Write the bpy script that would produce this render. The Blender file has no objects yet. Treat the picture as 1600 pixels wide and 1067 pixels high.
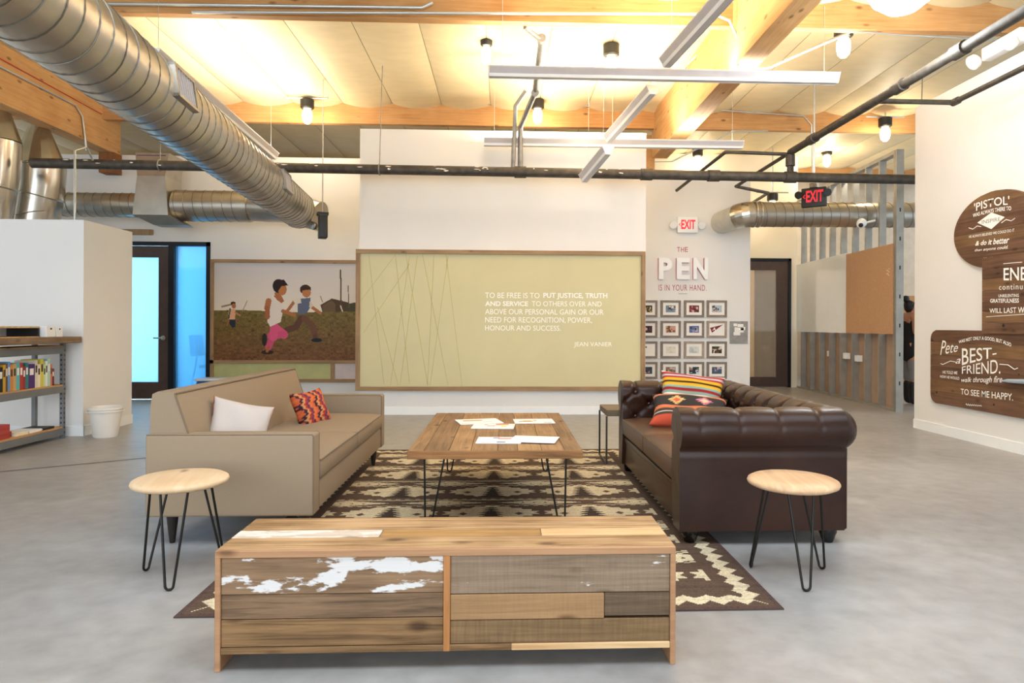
import bpy, bmesh, math, random
import numpy as np
from mathutils import Vector, Matrix
random.seed(7); rng = np.random.default_rng(7)
SC = bpy.context.scene; COL = SC.collection
PI = math.pi

# ------------------------------------------------------------------ camera
F_PX, PPX, PPY, CAM_H, ROLL = 1067.0, 832.0, 508.0, 1.12, 0.004
TH = math.atan(45 / F_PX)
FW = Vector((math.sin(TH), math.cos(TH), 0)); RT = Vector((math.cos(TH), -math.sin(TH), 0)); UP = Vector((0, 0, 1))
cam = bpy.data.cameras.new('camera'); co = bpy.data.objects.new('camera', cam); COL.objects.link(co)
cx = (RT + UP * ROLL).normalized(); cz = -FW; cy = cz.cross(cx).normalized()
m = Matrix.Identity(4)
for i in range(3):
    m[i][0], m[i][1], m[i][2] = cx[i], cy[i], cz[i]
m[2][3] = CAM_H
co.matrix_world = m
cam.sensor_width = 36; cam.lens = 36 * F_PX / 1600
cam.shift_x = -(PPX - 800) / 1600; cam.shift_y = (PPY - 533.5) / 1600
cam.clip_start = 0.05; cam.clip_end = 200
SC.camera = co

def ray(u, v):
    a, b = u - PPX, v - PPY
    return FW * F_PX + RT * (a + ROLL * b) - UP * (b - ROLL * a)
C0 = Vector((0, 0, CAM_H))
def gX(u, v, X): r = ray(u, v); return C0 + r * (X / r.x)
def gY(u, v, Y): r = ray(u, v); return C0 + r * (Y / r.y)
def gZ(u, v, Z): r = ray(u, v); return C0 + r * ((Z - CAM_H) / r.z)

# ------------------------------------------------------------------ world, daylight, exposure
w = bpy.data.worlds.new('World'); SC.world = w; w.use_nodes = True
w.node_tree.nodes['Background'].inputs[0].default_value = (0.80, 0.90, 1.0, 1)
w.node_tree.nodes['Background'].inputs[1].default_value = 1.1
SC.view_settings.view_transform = 'Standard'; SC.view_settings.look = 'None'
SC.view_settings.gamma = 1; SC.view_settings.use_curve_mapping = False
SC.view_settings.exposure = 0.36

def area_light(name, loc, target, sx, sy, power, color):
    l = bpy.data.lights.new(name, 'AREA'); l.shape = 'RECTANGLE'; l.size = sx; l.size_y = sy
    l.energy = power; l.color = color
    o = bpy.data.objects.new(name, l); COL.objects.link(o); o.location = loc
    o.rotation_euler = (Vector(target) - Vector(loc)).to_track_quat('-Z', 'Y').to_euler()
    return o
# storefront windows behind the photographer let the daylight in
area_light('storefront_daylight', (-1.5, -5.6, 2.0), (-0.5, 8, 1.2), 11, 3.2, 430, (0.82, 0.91, 1.0))
# added overhead fill with no fixture; brightens the floor and furniture tops
area_light('added_top_fill', (0.2, 1.6, 4.2), (0.2, 1.7, 0), 7.5, 2.4, 270, (0.78, 0.89, 1.0))

# ------------------------------------------------------------------ materials
def lin(h):
    h = h.lstrip('#'); o = []
    for i in (0, 2, 4):
        c = int(h[i:i + 2], 16) / 255
        o.append(c / 12.92 if c <= 0.04045 else ((c + 0.055) / 1.055) ** 2.4)
    return (*o, 1)
MATS = {}
def base_mat(name):
    mt = bpy.data.materials.new(name); mt.use_nodes = True
    return mt, mt.node_tree, mt.node_tree.nodes['Principled BSDF']
def plain(name, hexc, rough=0.6, metal=0.0, var=0.06, scale=8.0, bump=0.0, bscale=60.0, stretch=(1, 1, 1), spec=None, emis=None, estr=0, coat=0):
    if name in MATS: return MATS[name]
    mt, nt, p = base_mat(name)
    c = lin(hexc)
    tc = nt.nodes.new('ShaderNodeTexCoord'); mp = nt.nodes.new('ShaderNodeMapping'); mp.inputs['Scale'].default_value = stretch
    nt.links.new(tc.outputs['Object'], mp.inputs[0])
    n = nt.nodes.new('ShaderNodeTexNoise'); n.inputs['Scale'].default_value = scale; n.inputs['Detail'].default_value = 4
    nt.links.new(mp.outputs[0], n.inputs['Vector'])
    r = nt.nodes.new('ShaderNodeValToRGB')
    r.color_ramp.elements[0].position = 0.3; r.color_ramp.elements[1].position = 0.7
    r.color_ramp.elements[0].color = (*[x * (1 - var) for x in c[:3]], 1)
    r.color_ramp.elements[1].color = (*[min(1, x * (1 + var)) for x in c[:3]], 1)
    nt.links.new(n.outputs['Fac'], r.inputs[0]); nt.links.new(r.outputs[0], p.inputs['Base Color'])
    p.inputs['Roughness'].default_value = rough; p.inputs['Metallic'].default_value = metal
    if spec is not None: p.inputs['Specular IOR Level'].default_value = spec
    if coat: p.inputs['Coat Weight'].default_value = coat; p.inputs['Coat Roughness'].default_value = 0.15
    if emis:
        p.inputs['Emission Color'].default_value = lin(emis); p.inputs['Emission Strength'].default_value = estr
    if bump:
        b = nt.nodes.new('ShaderNodeTexNoise'); b.inputs['Scale'].default_value = bscale; b.inputs['Detail'].default_value = 3
        nt.links.new(mp.outputs[0], b.inputs['Vector'])
        bp = nt.nodes.new('ShaderNodeBump'); bp.inputs['Strength'].default_value = bump; bp.inputs['Distance'].default_value = 0.01
        nt.links.new(b.outputs['Fac'], bp.inputs['Height']); nt.links.new(bp.outputs[0], p.inputs['Normal'])
    MATS[name] = mt; return mt
def wood(name, light, dark, axis=0, scale=2.2, rough=0.7, contrast=1.0, paint=None, paint_amt=0.0, saw=0.0, bump=0.35, knots=0.75):
    """planks: grain stretched along one object axis, knots, optional flaked paint and saw marks"""
    if name in MATS: return MATS[name]
    mt, nt, p = base_mat(name); N = nt.nodes.new; L = nt.links.new
    tc = N('ShaderNodeTexCoord'); oi = N('ShaderNodeObjectInfo')
    add = N('ShaderNodeVectorMath'); add.operation = 'ADD'
    sc = N('ShaderNodeVectorMath'); sc.operation = 'SCALE'; sc.inputs['Scale'].default_value = 37.0
    cmb = N('ShaderNodeCombineXYZ')
    for k in range(3): L(oi.outputs['Random'], cmb.inputs[k])
    L(cmb.outputs[0], sc.inputs[0]); L(tc.outputs['Object'], add.inputs[0]); L(sc.outputs[0], add.inputs[1])
    mp = N('ShaderNodeMapping'); s = [26.0, 26.0, 26.0]; s[axis] = 1.1
    mp.inputs['Scale'].default_value = s; L(add.outputs[0], mp.inputs[0])
    n1 = N('ShaderNodeTexNoise'); n1.inputs['Scale'].default_value = scale; n1.inputs['Detail'].default_value = 8; n1.inputs['Roughness'].default_value = 0.65
    n1.inputs['Distortion'].default_value = 0.6
    L(mp.outputs[0], n1.inputs['Vector'])
    n2 = N('ShaderNodeTexNoise'); n2.inputs['Scale'].default_value = 2.6; n2.inputs['Detail'].default_value = 3; L(add.outputs[0], n2.inputs['Vector'])
    mx = N('ShaderNodeMix'); mx.data_type = 'FLOAT'; mx.inputs[0].default_value = 0.4
    L(n1.outputs['Fac'], mx.inputs[2]); L(n2.outputs['Fac'], mx.inputs[3])
    r = N('ShaderNodeValToRGB'); e = r.color_ramp.elements
    e[0].position = 0.5 - 0.16 / contrast; e[1].position = 0.5 + 0.13 / contrast
    e[0].color = lin(dark); e[1].color = lin(light)
    L(mx.outputs[0], r.inputs[0]); out = r.outputs[0]; h = n1.outputs['Fac']
    if saw:
        mpw = N('ShaderNodeMapping'); sw_ = [5.0, 5.0, 5.0]; sw_[axis] = 75.0; mpw.inputs['Scale'].default_value = sw_; mpw.inputs['Rotation'].default_value = (0, 0.22, 0)
        L(add.outputs[0], mpw.inputs[0]); wv = N('ShaderNodeTexNoise'); wv.inputs['Scale'].default_value = 1.6; wv.inputs['Detail'].default_value = 3; L(mpw.outputs[0], wv.inputs['Vector'])
        m2 = N('ShaderNodeMix'); m2.data_type = 'RGBA'; m2.blend_type = 'MULTIPLY'
        mm = N('ShaderNodeMath'); mm.operation = 'MULTIPLY'; mm.inputs[1].default_value = saw * 2.2; mm.use_clamp = True; mw = N('ShaderNodeMath'); mw.operation = 'MULTIPLY'; L(wv.outputs['Fac'], mw.inputs[0]); L(n2.outputs['Fac'], mw.inputs[1]); L(mw.outputs[0], mm.inputs[0])
        L(mm.outputs[0], m2.inputs[0]); L(out, m2.inputs[6]); m2.inputs[7].default_value = (0.45, 0.42, 0.38, 1); out = m2.outputs[2]
    if paint:
        n3 = N('ShaderNodeTexNoise'); n3.inputs['Scale'].default_value = 8.0; n3.inputs['Detail'].default_value = 6; n3.inputs['Roughness'].default_value = 0.6
        mp3 = N('ShaderNodeMapping'); s3 = [2.6, 2.6, 2.6]; s3[axis] = 0.8; mp3.inputs['Scale'].default_value = s3
        L(add.outputs[0], mp3.inputs[0]); L(mp3.outputs[0], n3.inputs['Vector'])
        rr = N('ShaderNodeValToRGB'); rr.color_ramp.elements[0].position = 1 - paint_amt - 0.02; rr.color_ramp.elements[1].position = 1 - paint_amt + 0.02
        L(n3.outputs['Fac'], rr.inputs[0])
        m3 = N('ShaderNodeMix'); m3.data_type = 'RGBA'; L(rr.outputs[0], m3.inputs[0]); L(out, m3.inputs[6]); m3.inputs[7].default_value = lin(paint); out = m3.outputs[2]
    # knots: sparse dark cells, stretched a little along the grain
    mk = N('ShaderNodeMapping'); sk_ = [7.0, 7.0, 7.0]; sk_[axis] = 3.2; mk.inputs['Scale'].default_value = sk_; L(add.outputs[0], mk.inputs[0])
    vo = N('ShaderNodeTexVoronoi'); vo.inputs['Scale'].default_value = 1.0; L(mk.outputs[0], vo.inputs['Vector'])
    kr = N('ShaderNodeValToRGB'); kr.color_ramp.elements[0].position = 0.06; kr.color_ramp.elements[1].position = 0.16
    kr.color_ramp.elements[0].color = (knots, knots, knots, 1); kr.color_ramp.elements[1].color = (0, 0, 0, 1); L(vo.outputs['Distance'], kr.inputs[0])
    mkx = N('ShaderNodeMix'); mkx.data_type = 'RGBA'; mkx.blend_type = 'MULTIPLY'; L(kr.outputs[0], mkx.inputs[0]); L(out, mkx.inputs[6]); mkx.inputs[7].default_value = (0.22, 0.15, 0.10, 1); out = mkx.outputs[2]
    L(out, p.inputs['Base Color']); p.inputs['Roughness'].default_value = rough; p.inputs['Specular IOR Level'].default_value = 0.3
    bp = N('ShaderNodeBump'); bp.inputs['Strength'].default_value = bump; bp.inputs['Distance'].default_value = 0.004
    L(h, bp.inputs['Height']); L(bp.outputs[0], p.inputs['Normal'])
    MATS[name] = mt; return mt
def print_mat(name='print', rough=0.6, weave=0.0):
    if name in MATS: return MATS[name]
    mt, nt, p = base_mat(name)
    a = nt.nodes.new('ShaderNodeVertexColor'); a.layer_name = 'Col'
    n = nt.nodes.new('ShaderNodeTexNoise'); n.inputs['Scale'].default_value = 90
    tc = nt.nodes.new('ShaderNodeTexCoord'); nt.links.new(tc.outputs['Object'], n.inputs['Vector'])
    mx = nt.nodes.new('ShaderNodeMix'); mx.data_type = 'RGBA'; mx.blend_type = 'MULTIPLY'; mx.inputs[0].default_value = 0.25
    nt.links.new(a.outputs[0], mx.inputs[6]); nt.links.new(n.outputs['Color'], mx.inputs[7])
    g = nt.nodes.new('ShaderNodeMix'); g.data_type = 'RGBA'; g.inputs[0].default_value = 0.85 if weave else 1.0
    nt.links.new(mx.outputs[2], g.inputs[6]); nt.links.new(a.outputs[0], g.inputs[7])
    nt.links.new(g.outputs[2], p.inputs['Base Color']); p.inputs['Roughness'].default_value = rough
    p.inputs['Specular IOR Level'].default_value = 0.2
    if weave:
        b = nt.nodes.new('ShaderNodeBump'); b.inputs['Strength'].default_value = weave; b.inputs['Distance'].default_value = 0.004
        n.inputs['Scale'].default_value = 260
        nt.links.new(n.outputs['Fac'], b.inputs['Height']); nt.links.new(b.outputs[0], p.inputs['Normal'])
    MATS[name] = mt; return mt
def glow(name, hexc, strength):
    if name in MATS: return MATS[name]
    mt, nt, p = base_mat(name)
    p.inputs['Base Color'].default_value = lin(hexc); p.inputs['Emission Color'].default_value = lin(hexc); p.inputs['Emission Strength'].default_value = strength
    MATS[name] = mt; return mt
def frosted(name, hexc, clear=0.15):
    mt = bpy.data.materials.new(name); mt.use_nodes = True; nt = mt.node_tree; nt.nodes.clear()
    o = nt.nodes.new('ShaderNodeOutputMaterial'); t = nt.nodes.new('ShaderNodeBsdfTranslucent'); t.inputs[0].default_value = lin(hexc)
    tr = nt.nodes.new('ShaderNodeBsdfTransparent'); tr.inputs[0].default_value = lin(hexc); g = nt.nodes.new('ShaderNodeBsdfGlossy'); g.inputs['Roughness'].default_value = 0.08
    m1 = nt.nodes.new('ShaderNodeMixShader'); m1.inputs[0].default_value = clear; nt.links.new(t.outputs[0], m1.inputs[1]); nt.links.new(tr.outputs[0], m1.inputs[2])
    m2 = nt.nodes.new('ShaderNodeMixShader'); m2.inputs[0].default_value = 0.08; nt.links.new(m1.outputs[0], m2.inputs[1]); nt.links.new(g.outputs[0], m2.inputs[2])
    nt.links.new(m2.outputs[0], o.inputs[0]); MATS[name] = mt; return mt

# ------------------------------------------------------------------ mesh helpers
class MB:
    def __init__(s, off=None):
        s.v = []; s.f = []; s.off = Vector(off) if off is not None else Vector((0, 0, 0))
    def add(s, vs, fs):
        k = len(s.v); s.v += [Vector(p) - s.off for p in vs]; s.f += [tuple(i + k for i in f) for f in fs]; return s
    def box(s, x0, x1, y0, y1, z0, z1):
        vs = [(x, y, z) for z in (z0, z1) for y in (y0, y1) for x in (x0, x1)]
        return s.add(vs, [(0, 2, 3, 1), (4, 5, 7, 6), (0, 1, 5, 4), (2, 6, 7, 3), (0, 4, 6, 2), (1, 3, 7, 5)])
    def rbox(s, x0, x1, y0, y1, z0, z1, b=0.02, seg=3):
        bm = bmesh.new(); bmesh.ops.create_cube(bm, size=1)
        for q in bm.verts:
            q.co = Vector((x0 + (q.co.x + .5) * (x1 - x0), y0 + (q.co.y + .5) * (y1 - y0), z0 + (q.co.z + .5) * (z1 - z0)))
        bmesh.ops.bevel(bm, geom=bm.edges[:], offset=b, segments=seg, profile=0.5, affect='EDGES')
        bm.verts.index_update(); s.add([q.co.copy() for q in bm.verts], [[q.index for q in f.verts] for f in bm.faces]); bm.free(); return s
    def tube(s, pts, r, n=8, cap=True, closed=False):
        pts = [Vector(p) for p in pts]; m = len(pts)
        rs = r if isinstance(r, (list, tuple)) else [r] * m
        vs = []; prev = None
        for i, p in enumerate(pts):
            a = pts[(i - 1) % m] if (closed or i > 0) else p; b = pts[(i + 1) % m] if (closed or i < m - 1) else p
            t = (b - a).normalized()
            if prev is None:
                u = t.orthogonal().normalized()
            else:
                u = (prev - t * prev.dot(t)); u = u.normalized() if u.length > 1e-6 else t.orthogonal().normalized()
            prev = u; wv = t.cross(u)
            for k in range(n):
                an = 2 * PI * k / n; vs.append(p + (u * math.cos(an) + wv * math.sin(an)) * rs[i])
        fs = []
        for i in range(m if closed else m - 1):
            j = (i + 1) % m
            for k in range(n):
                l = (k + 1) % n; fs.append((i * n + k, i * n + l, j * n + l, j * n + k))
        if cap and not closed:
            fs.append(tuple(range(n))[::-1]); fs.append(tuple((m - 1) * n + k for k in range(n)))
        return s.add(vs, fs)
    def lathe(s, prof, c=(0, 0, 0), n=24, axis=None):
        c = Vector(c); ax = Vector(axis or (0, 0, 1)).normalized(); u = ax.orthogonal().normalized(); wv = ax.cross(u); vs = []; fs = []
        if ax.z > .99: u = Vector((1, 0, 0)); wv = Vector((0, 1, 0))
        for (r, z) in prof:
            for k in range(n):
                a = 2 * PI * k / n; vs.append(c + ax * z + (u * math.cos(a) + wv * math.sin(a)) * max(r, 1e-4))
        m = len(prof)
        for i in range(m - 1):
            for k in range(n):
                l = (k + 1) % n; fs.append((i * n + k, i * n + l, (i + 1) * n + l, (i + 1) * n + k))
        fs.append(tuple(range(n))[::-1]); fs.append(tuple((m - 1) * n + k for k in range(n)))
        return s.add(vs, fs)
    def prism(s, poly, fn0, fn1):
        """poly of 2-D points; fn0/fn1 map a 2-D point to 3-D for the two ends"""
        n = len(poly); vs = [fn0(*p) for p in poly] + [fn1(*p) for p in poly]
        fs = [(i, (i + 1) % n, n + (i + 1) % n, n + i) for i in range(n)] + [tuple(range(n))[::-1], tuple(range(n, 2 * n))]
        return s.add(vs, fs)
    def build(s, name, mt, parent=None, smooth=False, angle=40, origin=None):
        me = bpy.data.meshes.new(name)
        o0 = Vector(origin) if origin is not None else Vector((0, 0, 0))
        me.from_pydata([tuple(p - o0) for p in s.v], [], s.f); me.update()
        bm = bmesh.new(); bm.from_mesh(me); bmesh.ops.recalc_face_normals(bm, faces=bm.faces[:]); bm.to_mesh(me); bm.free()
        if isinstance(mt, (list, tuple)):
            for q in mt: me.materials.append(q)
        else: me.materials.append(mt)
        if smooth:
            me.polygons.foreach_set('use_smooth', [True] * len(me.polygons)); me.set_sharp_from_angle(angle=math.radians(angle))
        o = bpy.data.objects.new(name, me); COL.objects.link(o); o.location = o0
        if parent: o.parent = parent
        return o
def tag(o, label=None, cat=None, group=None, kind=None):
    if label: o['label'] = label
    if cat: o['category'] = cat
    if group: o['group'] = group
    if kind: o['kind'] = kind
    return o
def thing(name, label, cat, loc=(0, 0, 0), rotz=0, group=None):
    o = bpy.data.objects.new(name, None); COL.objects.link(o); o.empty_display_size = 0.1
    o.location = loc; o.rotation_euler = (0, 0, rotz); return tag(o, label, cat, group)
def struct(name, mb, mt, parent=None, **k):
    o = mb.build(name, mt, parent, **k)
    if not parent: o['kind'] = 'structure'
    return o
def copy_part(o, parent, loc=None, name=None):
    c = o.copy(); COL.objects.link(c); c.parent = parent
    if loc is not None: c.location = loc
    return c
def set_colors(me, cols):
    """cols: one linear rgb per vertex"""
    at = me.color_attributes.new('Col', 'FLOAT_COLOR', 'POINT')
    a = np.ones((len(me.vertices), 4), dtype=np.float32); a[:, :3] = cols; at.data.foreach_set('color', a.ravel())
def flat_print(name, img, p0, pu, pv, parent, mt=None):
    """img (ny,nx,3) linear colours, row 0 at the bottom; flat rectangle from p0 spanned by pu, pv; one quad per cell"""
    ny, nx, _ = img.shape; p0, pu, pv = Vector(p0), Vector(pu), Vector(pv)
    ii, jj = np.meshgrid(np.arange(nx), np.arange(ny)); vs = []
    P0, PU, PV = np.array(p0), np.array(pu), np.array(pv)
    cor = []
    for du, dv in ((0, 0), (1, 0), (1, 1), (0, 1)):
        cor.append(P0 + ((ii + du) / nx)[..., None] * PU + ((jj + dv) / ny)[..., None] * PV)
    V = np.stack(cor, 2).reshape(-1, 3); n = nx * ny
    Fc = np.arange(4 * n).reshape(-1, 4)
    me = bpy.data.meshes.new(name); me.from_pydata(V.tolist(), [], Fc.tolist()); me.update()
    set_colors(me, np.repeat(img.reshape(-1, 3), 4, 0)); me.materials.append(mt or print_mat())
    o = bpy.data.objects.new(name, me); COL.objects.link(o); o.parent = parent; return o
def rgb(h): return np.array(lin(h)[:3])
def in_poly(X, Y, poly):
    r = np.zeros(X.shape, bool); n = len(poly)
    for i in range(n):
        x0, y0 = poly[i]; x1, y1 = poly[(i + 1) % n]
        if y0 == y1: continue
        c = ((Y < y0) != (Y < y1)) & (X < (x1 - x0) * (Y - y0) / (y1 - y0) + x0); r ^= c
    return r
def text_mesh(body, bold=0.0, shear=0.0, spacing=1.0):
    cu = bpy.data.curves.new('lettering', 'FONT'); cu.body = body; cu.size = 1; cu.resolution_u = 3; cu.offset = bold; cu.shear = shear; cu.space_character = spacing
    o = bpy.data.objects.new('lettering', cu); COL.objects.link(o)
    dg = bpy.context.evaluated_depsgraph_get(); me = bpy.data.meshes.new_from_object(o.evaluated_get(dg))
    COL.objects.unlink(o); bpy.data.objects.remove(o); return me
def lettering(body, x0, x1, y0, y1, to3d, mt, parent, bold=0.0, shear=0.0, name='lettering', warp=None, depth=0.0, spacing=1.0):
    """text fitted to the rectangle x0..x1, y0..y1 (cap box) of a plane; to3d maps (x, y, height) to 3-D"""
    me = text_mesh(body, bold, shear, spacing); n = len(me.vertices); a = np.zeros(n * 3); me.vertices.foreach_get('co', a); a = a.reshape(-1, 3)
    mn, mxx = a.min(0), a.max(0)
    xs = x0 + (a[:, 0] - mn[0]) / max(1e-6, mxx[0] - mn[0]) * (x1 - x0); ys = y0 + (a[:, 1] - mn[1]) / max(1e-6, mxx[1] - mn[1]) * (y1 - y0)
    if warp: xs, ys = warp(xs, ys)
    if depth:
        fs = [tuple(p.vertices) for p in me.polygons]; ec = {}
        for f in fs:
            for i in range(len(f)):
                e = (f[i], f[(i + 1) % len(f)]); ec[e] = 1
        vs = [to3d(x, y, depth) for x, y in zip(xs, ys)] + [to3d(x, y, 0) for x, y in zip(xs, ys)]
        F2 = fs + [(e[1], e[0], e[0] + n, e[1] + n) for e in ec if (e[1], e[0]) not in ec]
        me2 = bpy.data.meshes.new(name); me2.from_pydata([tuple(v) for v in vs], [], F2); me2.update(); me = me2
    else:
        me.vertices.foreach_set('co', np.array([tuple(to3d(x, y, 0)) for x, y in zip(xs, ys)]).ravel()); me.update()
    me.materials.clear(); me.materials.append(mt)
    o = bpy.data.objects.new(name, me); COL.objects.link(o); o.parent = parent; return o

# materials used in many places
M_white = plain('white_paint', '#e2dfda', 0.75, var=0.015, scale=2)
M_cream = plain('cream_paint', '#e8dcc4', 0.75, var=0.02, scale=2)
M_galv = plain('galvanised_steel', '#b4aea2', 0.34, 0.9, var=0.12, scale=5, bump=0.03, bscale=20)
M_galv2 = plain('bright_sheet_metal', '#c6c2b8', 0.22, 0.95, var=0.10, scale=4, bump=0.04, bscale=9)
M_seam = plain('duct_seam', '#7d776c', 0.45, 0.8)
M_stud = plain('stud_steel', '#a6a49c', 0.45, 0.55, var=0.12, scale=6)
M_pipe = plain('black_iron_pipe', '#4a443c', 0.55, 0.35, var=0.35, scale=14, bump=0.2, bscale=40)
M_gpipe = plain('grey_pipe', '#8d8a84', 0.45, 0.6, var=0.2, scale=12)
M_cond = plain('conduit', '#c4c6c4', 0.35, 0.75, var=0.05)
M_black = plain('black_metal', '#17150f', 0.45, 0.4, var=0.1)
M_blackp = plain('black_plastic', '#1c1b19', 0.5, var=0.1)
M_whitep = plain('white_plastic', '#f0f0ee', 0.45, var=0.02)
M_fix = plain('fixture_grey', '#c9c4c4', 0.5, 0.1, var=0.04)
M_glulam = wood('glulam', '#d3a873', '#b07f4a', axis=1, scale=1.4, rough=0.6, contrast=0.8, bump=0.1)
M_purlin = wood('purlin', '#cfa06a', '#a8743f', axis=0, scale=1.8, rough=0.65, contrast=0.8, bump=0.1)

# ================================================================== SETTING
def concrete():
    mt, nt, p = base_mat('polished_concrete'); N = nt.nodes.new; L = nt.links.new
    tc = N('ShaderNodeTexCoord')
    n1 = N('ShaderNodeTexNoise'); n1.inputs['Scale'].default_value = 0.9; n1.inputs['Detail'].default_value = 9; n1.inputs['Roughness'].default_value = 0.65
    n2 = N('ShaderNodeTexNoise'); n2.inputs['Scale'].default_value = 9; n2.inputs['Detail'].default_value = 6
    L(tc.outputs['Object'], n1.inputs['Vector']); L(tc.outputs['Object'], n2.inputs['Vector'])
    mx = N('ShaderNodeMix'); mx.data_type = 'FLOAT'; mx.inputs[0].default_value = 0.35; L(n1.outputs['Fac'], mx.inputs[2]); L(n2.outputs['Fac'], mx.inputs[3])
    r = N('ShaderNodeValToRGB'); r.color_ramp.elements[0].position = 0.32; r.color_ramp.elements[1].position = 0.68
    r.color_ramp.elements[0].color = lin('#827e7a'); r.color_ramp.elements[1].color = lin('#aaa8a5')
    L(mx.outputs[0], r.inputs[0]); L(r.outputs[0], p.inputs['Base Color'])
    r2 = N('ShaderNodeMapRange'); r2.inputs[3].default_value = 0.28; r2.inputs[4].default_value = 0.5; L(n1.outputs['Fac'], r2.inputs[0]); L(r2.outputs[0], p.inputs['Roughness'])
    bp = N('ShaderNodeBump'); bp.inputs['Strength'].default_value = 0.06; bp.inputs['Distance'].default_value = 0.01; L(n2.outputs['Fac'], bp.inputs['Height']); L(bp.outputs[0], p.inputs['Normal'])
    return mt
floor = struct('floor', MB().box(-9, 9, -6, 15, -0.1, 0), concrete())
jm = plain('joint_filler', '#5c5a58', 0.7)
a, b = gZ(-40, 741, 0), gZ(300, 709, 0)
d = (b - a).normalized(); nn = Vector((-d.y, d.x, 0)) * 0.010
MB().add([a - nn + UP * .002, b - nn + UP * .002, b + nn + UP * .002, a + nn + UP * .002], [(0, 1, 2, 3)]).build('floor_joint', jm, floor)

YG = 8.56        # wall that carries the big board
YP = 10.2        # wall with the picture frames
YL = 10.3        # wall with the left storefront door
YR = 12.3        # wall with the right door
XR = 4.56        # long wall on the right
XB = -4.18       # side of the white enclosure on the left
WT = 3.55
def wall(name, x0, x1, y0, y1, z0, z1, mt=M_white): return struct(name, MB().box(x0, x1, y0, y1, z0, z1), mt)
wg = wall('wall_center', -1.79, 1.79, YG, YG + 0.2, 0, WT)
wp = wall('wall_pictures', 1.6, 3.73, YP, YP + 0.2, 0, 3.33)
wr = wall('wall_right', XR, XR + 0.2, -5.9, 7.4, 0, WT)
we = wall('wall_enclosure', -8.9, XB, 6.98, 7.87, 0, 2.15, M_white)
# left back wall with the storefront opening
zt = 2.33
xs0, xs1 = gY(150, 380, YL).x, gY(329, 380, YL).x
wl = struct('wall_left', MB().box(-8.9, xs0, YL, YL + .2, 0, 3.6).box(xs1, -1.2, YL, YL + .2, 0, 3.6).box(xs0, xs1, YL, YL + .2, zt, 3.6), M_white)
xr0, xr1 = 4.2, gY(1236, 403, YR).x
wb = struct('wall_back', MB().box(-1.2, xr0, YR, YR + .2, 0, 4.25).box(xr1, xr1 + 0.12, YR, YR + .2, 0, 4.25).box(xr0, xr1, YR, YR + .2, 2.36, 4.25), M_cream)
wf = wall('wall_far', xr1 + .1, 9, 14.4, 14.6, 0, 4.25, plain('far_wall_paint', '#cfc2ad', 0.8))
plain('orange_wall', '#b98a55', 0.8)
struct('wall_far_panel', MB().box(6.2, 9, 13.6, 13.7, 0, 1.75), MATS['orange_wall'])
for nm, bx in (('baseboard_center', (-1.79, 1.79, YG - .012, YG, 0, .10)), ('baseboard_right', (XR - .012, XR, -5.9, 7.4, 0, .10)),
               ('baseboard_enclosure', (XB, XB + .012, 6.97, 7.87, 0, .10)), ('baseboard_front', (-8.9, XB + .012, 6.968, 6.98, 0, .10))):
    struct(nm, MB().box(*bx), M_whitep)

# ceiling: insulation quilts between purlins, glulam beams
ZC = 4.25
ceil_m = plain('ceiling_deck', '#8a7350', 0.9)
ceiling = struct('ceiling', MB().box(-9, 9, -6, 15, ZC + .06, ZC + .12), ceil_m)
M_ins = plain('insulation_quilt', '#dcc9a0', 0.55, var=0.05, scale=3, bump=0.25, bscale=5, stretch=(1, 2.5, 1), spec=0.3)
PUR = [2.9, 6.5, 9.9, 13.3]
SW = 0.70
def quilt(y0, y1):
    nx, ny = 8, 16; L = y1 - y0; vs = []; fs = []
    for j in range(ny + 1):
        t = j / ny; y = t * L
        edge = min(t, 1 - t) * L
        for i in range(nx + 1):
            s = i / nx; sag = 0.032 * math.sin(PI * s) ** 0.7 + 0.012 * math.sin(PI * s) * math.sin(9 * t + 2)
            sag += 0.045 * math.exp(-(edge / 0.12) ** 2) * math.sin(PI * s)
            vs.append((s * (SW - .006), y, -sag))
    for j in range(ny):
        for i in range(nx):
            k = j * (nx + 1) + i; fs.append((k, k + 1, k + nx + 2, k + nx + 1))
    return MB().add(vs, fs)
for bi in range(3):
    proto = None
    for k in range(25):
        x = -8.6 + k * SW
        if proto is None:
            proto = quilt(PUR[bi] + .02, PUR[bi + 1] - .02).build('insulation_panel', M_ins, ceiling, smooth=True); o = proto
        else: o = copy_part(proto, ceiling)
        o.location = (x, PUR[bi] + .02, ZC + .03)
for i, y in enumerate(PUR):
    struct('trim_%d' % (i + 1), MB().box(-9, 9, y - .045, y + .045, 3.99, ZC + .06), M_purlin)
ga = gZ(1200, 87, 3.59)
BX = (ga.x - 0.22, ga.x)
struct('trim_5', MB().box(BX[0], BX[1], -5.5, 10.0, 3.59, 4.28), M_glulam)
gb = gZ(0, 160, 3.59)
struct('trim_6', MB().box(gb.x - .22, gb.x, -5.5, YL, 3.59, 4.28), M_glulam)
struct('trim_7', MB().box(gb.x - .2, gb.x + .02, YL - .2, YL, 3.3, 3.59), wood('post_wood', '#9a6234', '#6e4222', axis=2))
pc = gY(1020, 235, YP)
struct('trim_8', MB().box(pc.x - .14, pc.x + .03, YP, YP + .18, 3.33, 3.99), M_glulam)

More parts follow.
